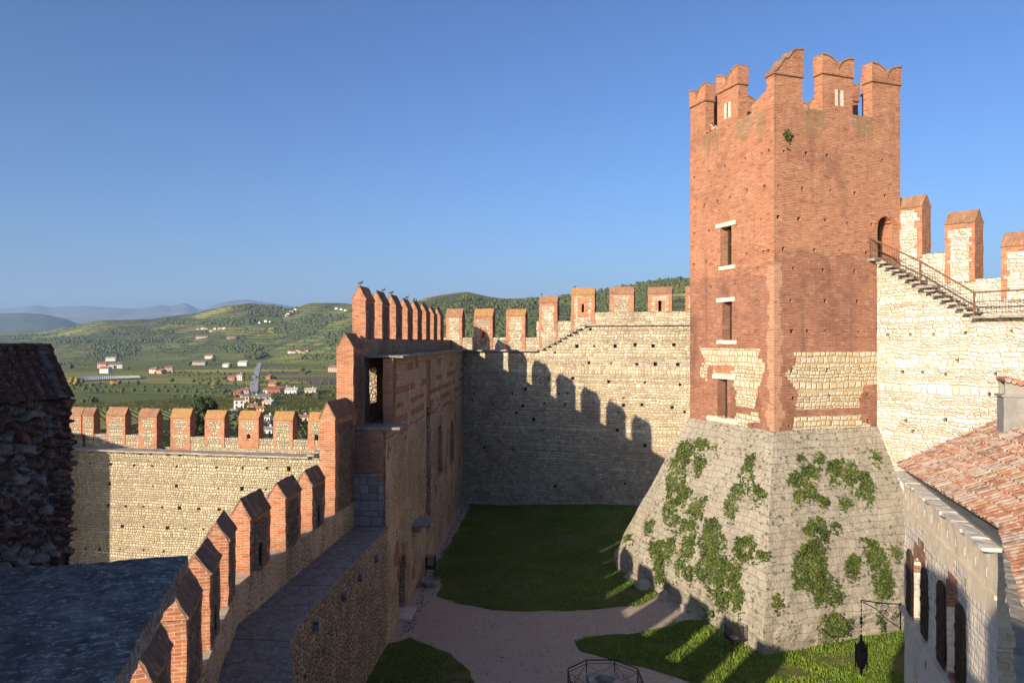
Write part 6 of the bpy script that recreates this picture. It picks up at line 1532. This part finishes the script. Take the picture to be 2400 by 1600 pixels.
# the tall dark tree just outside the cobble wall
tp = Vector((-44.4, 108, hz(-44.4, 108))); dt = thing('tree', tuple(tp), 'tall dark green tree rising just outside the sunlit cobble wall', 'tree', 'trees standing in the valley')
pts, nr, ti = [], [], []; top = 5.6
cl_ = [(Vector((R.gauss(0, .95), R.gauss(0, .95), R.uniform(-9.5, -.9))), R.uniform(.6, 1.15)) for _ in range(60)]
for p, r in cl_:
    k_ = 1.0-.25*max(0, (p.z+3)/3); p = Vector((max(-1.7, min(1.7, p.x))*k_, max(-1.7, min(1.7, p.y))*k_, p.z)); tb = R.uniform(.1, .7)
    for _ in range(150):
        d = Vector((R.gauss(0, 1), R.gauss(0, 1), R.gauss(0, 1))).normalized(); pts.append(Vector((tp.x, tp.y, top))+p+d*r*R.uniform(.55, 1.0)); nr.append((d+Vector((0, 0, .3))).normalized()); ti.append(min(1, max(0, tb+R.uniform(-.25, .25))))
me = leaf_mesh('crown', np.array([tuple(p) for p in pts]), np.array([tuple(p) for p in nr]), np.array(ti), .26, M['tree_leaf'], tuple(tp)); o = bpy.data.objects.new('crown', me); COL.objects.link(o); o.parent = dt
mb = MB(); mb.tube([tp+Vector((0, 0, -1)), tp+Vector((.1, 0, 8)), Vector((tp.x+.2, tp.y, top-6)), Vector((tp.x, tp.y, top-1.5))], [.45, .35, .22, .05], 8)
for k_ in range(9):
    z = top-9+k_*.8; an = k_*2.4; mb.tube([Vector((tp.x+.1, tp.y, z)), Vector((tp.x+1.3*math.cos(an), tp.y+1.3*math.sin(an), z+.9))], [.1, .03], 5)
mb.build('trunk', M['wood'], dt)
# green bush behind the nearest low merlon
c = Vector((-6.55, 11.2, 6.35)); n = 500; pp = np.array([(c.x+R.gauss(0, .35), c.y+R.gauss(0, .6), c.z+R.uniform(-.5, 1.0)) for _ in range(n)])
me = leaf_mesh('wall_plant', pp, np.array([(R.gauss(0, .6), R.gauss(0, .6), .8) for _ in range(n)]), ng.uniform(.4, 1, n), .09, M['ivy'], tuple(c)); o = bpy.data.objects.new('wall_plant', me); COL.objects.link(o); o.location = c
tag(o, 'bright green bush showing between the grey slab and the nearest merlon', 'wall plant', 'plants')

# ================= haze over the valley
HAZE = True
if HAZE:
    mb = MB(); mb.box((0, 8200, 580), (44000, 22000, 1240), 0, 0, 1e9); hm = bpy.data.materials.new('valley_haze'); hm.use_nodes = True; nt = hm.node_tree; nt.nodes.clear()
    ou = nt.nodes.new('ShaderNodeOutputMaterial'); pv = nt.nodes.new('ShaderNodeVolumePrincipled'); nt.links.new(pv.outputs[0], ou.inputs['Volume'])
    pv.inputs['Color'].default_value = (.40, .62, 1, 1); pv.inputs['Density'].default_value = HZ_D; pv.inputs['Anisotropy'].default_value = 0.0
    o = mb.build('haze', hm); o['kind'] = 'stuff'

# ================= light and camera
SUN_AZ, SUN_EL = math.radians(36.3), math.radians(16.5)
w = bpy.data.worlds.new('World'); S.world = w; w.use_nodes = True; nt = w.node_tree
sky = nt.nodes.new('ShaderNodeTexSky'); sky.sky_type = 'NISHITA'; sky.sun_disc = False; sky.sun_elevation = SUN_EL; sky.sun_rotation = math.radians(216.3)
sky.altitude = 150; sky.air_density = 1.0; sky.dust_density = SKY_DUST; sky.ozone_density = SKY_OZ
bg = nt.nodes['Background']; mx = nt.nodes.new('ShaderNodeMix'); mx.data_type = 'RGBA'; mx.blend_type = 'MULTIPLY'; mx.inputs[0].default_value = 1; mx.inputs[7].default_value = SKY_TINT; vs_ = [nt.nodes.new('ShaderNodeVectorMath') for _ in range(2)]
for v_, f_ in zip(vs_, (.06, 1/.06)): v_.operation = 'SCALE'; v_.inputs['Scale'].default_value = f_
gm = nt.nodes.new('ShaderNodeGamma'); gm.inputs['Gamma'].default_value = SKY_G
nt.links.new(sky.outputs[0], vs_[0].inputs[0]); nt.links.new(vs_[0].outputs[0], gm.inputs[0]); nt.links.new(gm.outputs[0], vs_[1].inputs[0]); nt.links.new(vs_[1].outputs[0], mx.inputs[6]); nt.links.new(mx.outputs[2], bg.inputs['Color']); bg.inputs['Strength'].default_value = SKY_S
L = bpy.data.lights.new('sun', 'SUN'); L.energy = SUN_S; L.angle = math.radians(.5); L.color = (1.0, .85, .655)
so = bpy.data.objects.new('sun', L); COL.objects.link(so)
dv_ = Vector((math.sin(SUN_AZ)*math.cos(SUN_EL), math.cos(SUN_AZ)*math.cos(SUN_EL), -math.sin(SUN_EL))); so.rotation_euler = dv_.to_track_quat('-Z', 'Y').to_euler(); so.location = (-30, -40, 60)
cam = bpy.data.cameras.new('camera'); cam.sensor_width = 36; cam.lens = 36*F/2400; cam.clip_start = .1; cam.clip_end = 60000
co = bpy.data.objects.new('camera', cam); COL.objects.link(co); co.location = EYE; co.rotation_euler = (math.pi/2, 0, 0); S.camera = co
S.view_settings.view_transform = 'Standard'; S.view_settings.look = 'None'; S.view_settings.gamma = 1; S.view_settings.exposure = EXPO
c_ = S.cycles; c_.max_bounces = 5; c_.diffuse_bounces = 4; c_.glossy_bounces = 2; c_.transmission_bounces = 2; c_.volume_bounces = 0; c_.transparent_max_bounces = 4
c_.use_denoising = True; c_.caustics_reflective = False; c_.caustics_refractive = False
try: c_.denoiser = 'OPENIMAGEDENOISE'; c_.denoising_input_passes = 'RGB_ALBEDO_NORMAL'
except Exception: pass
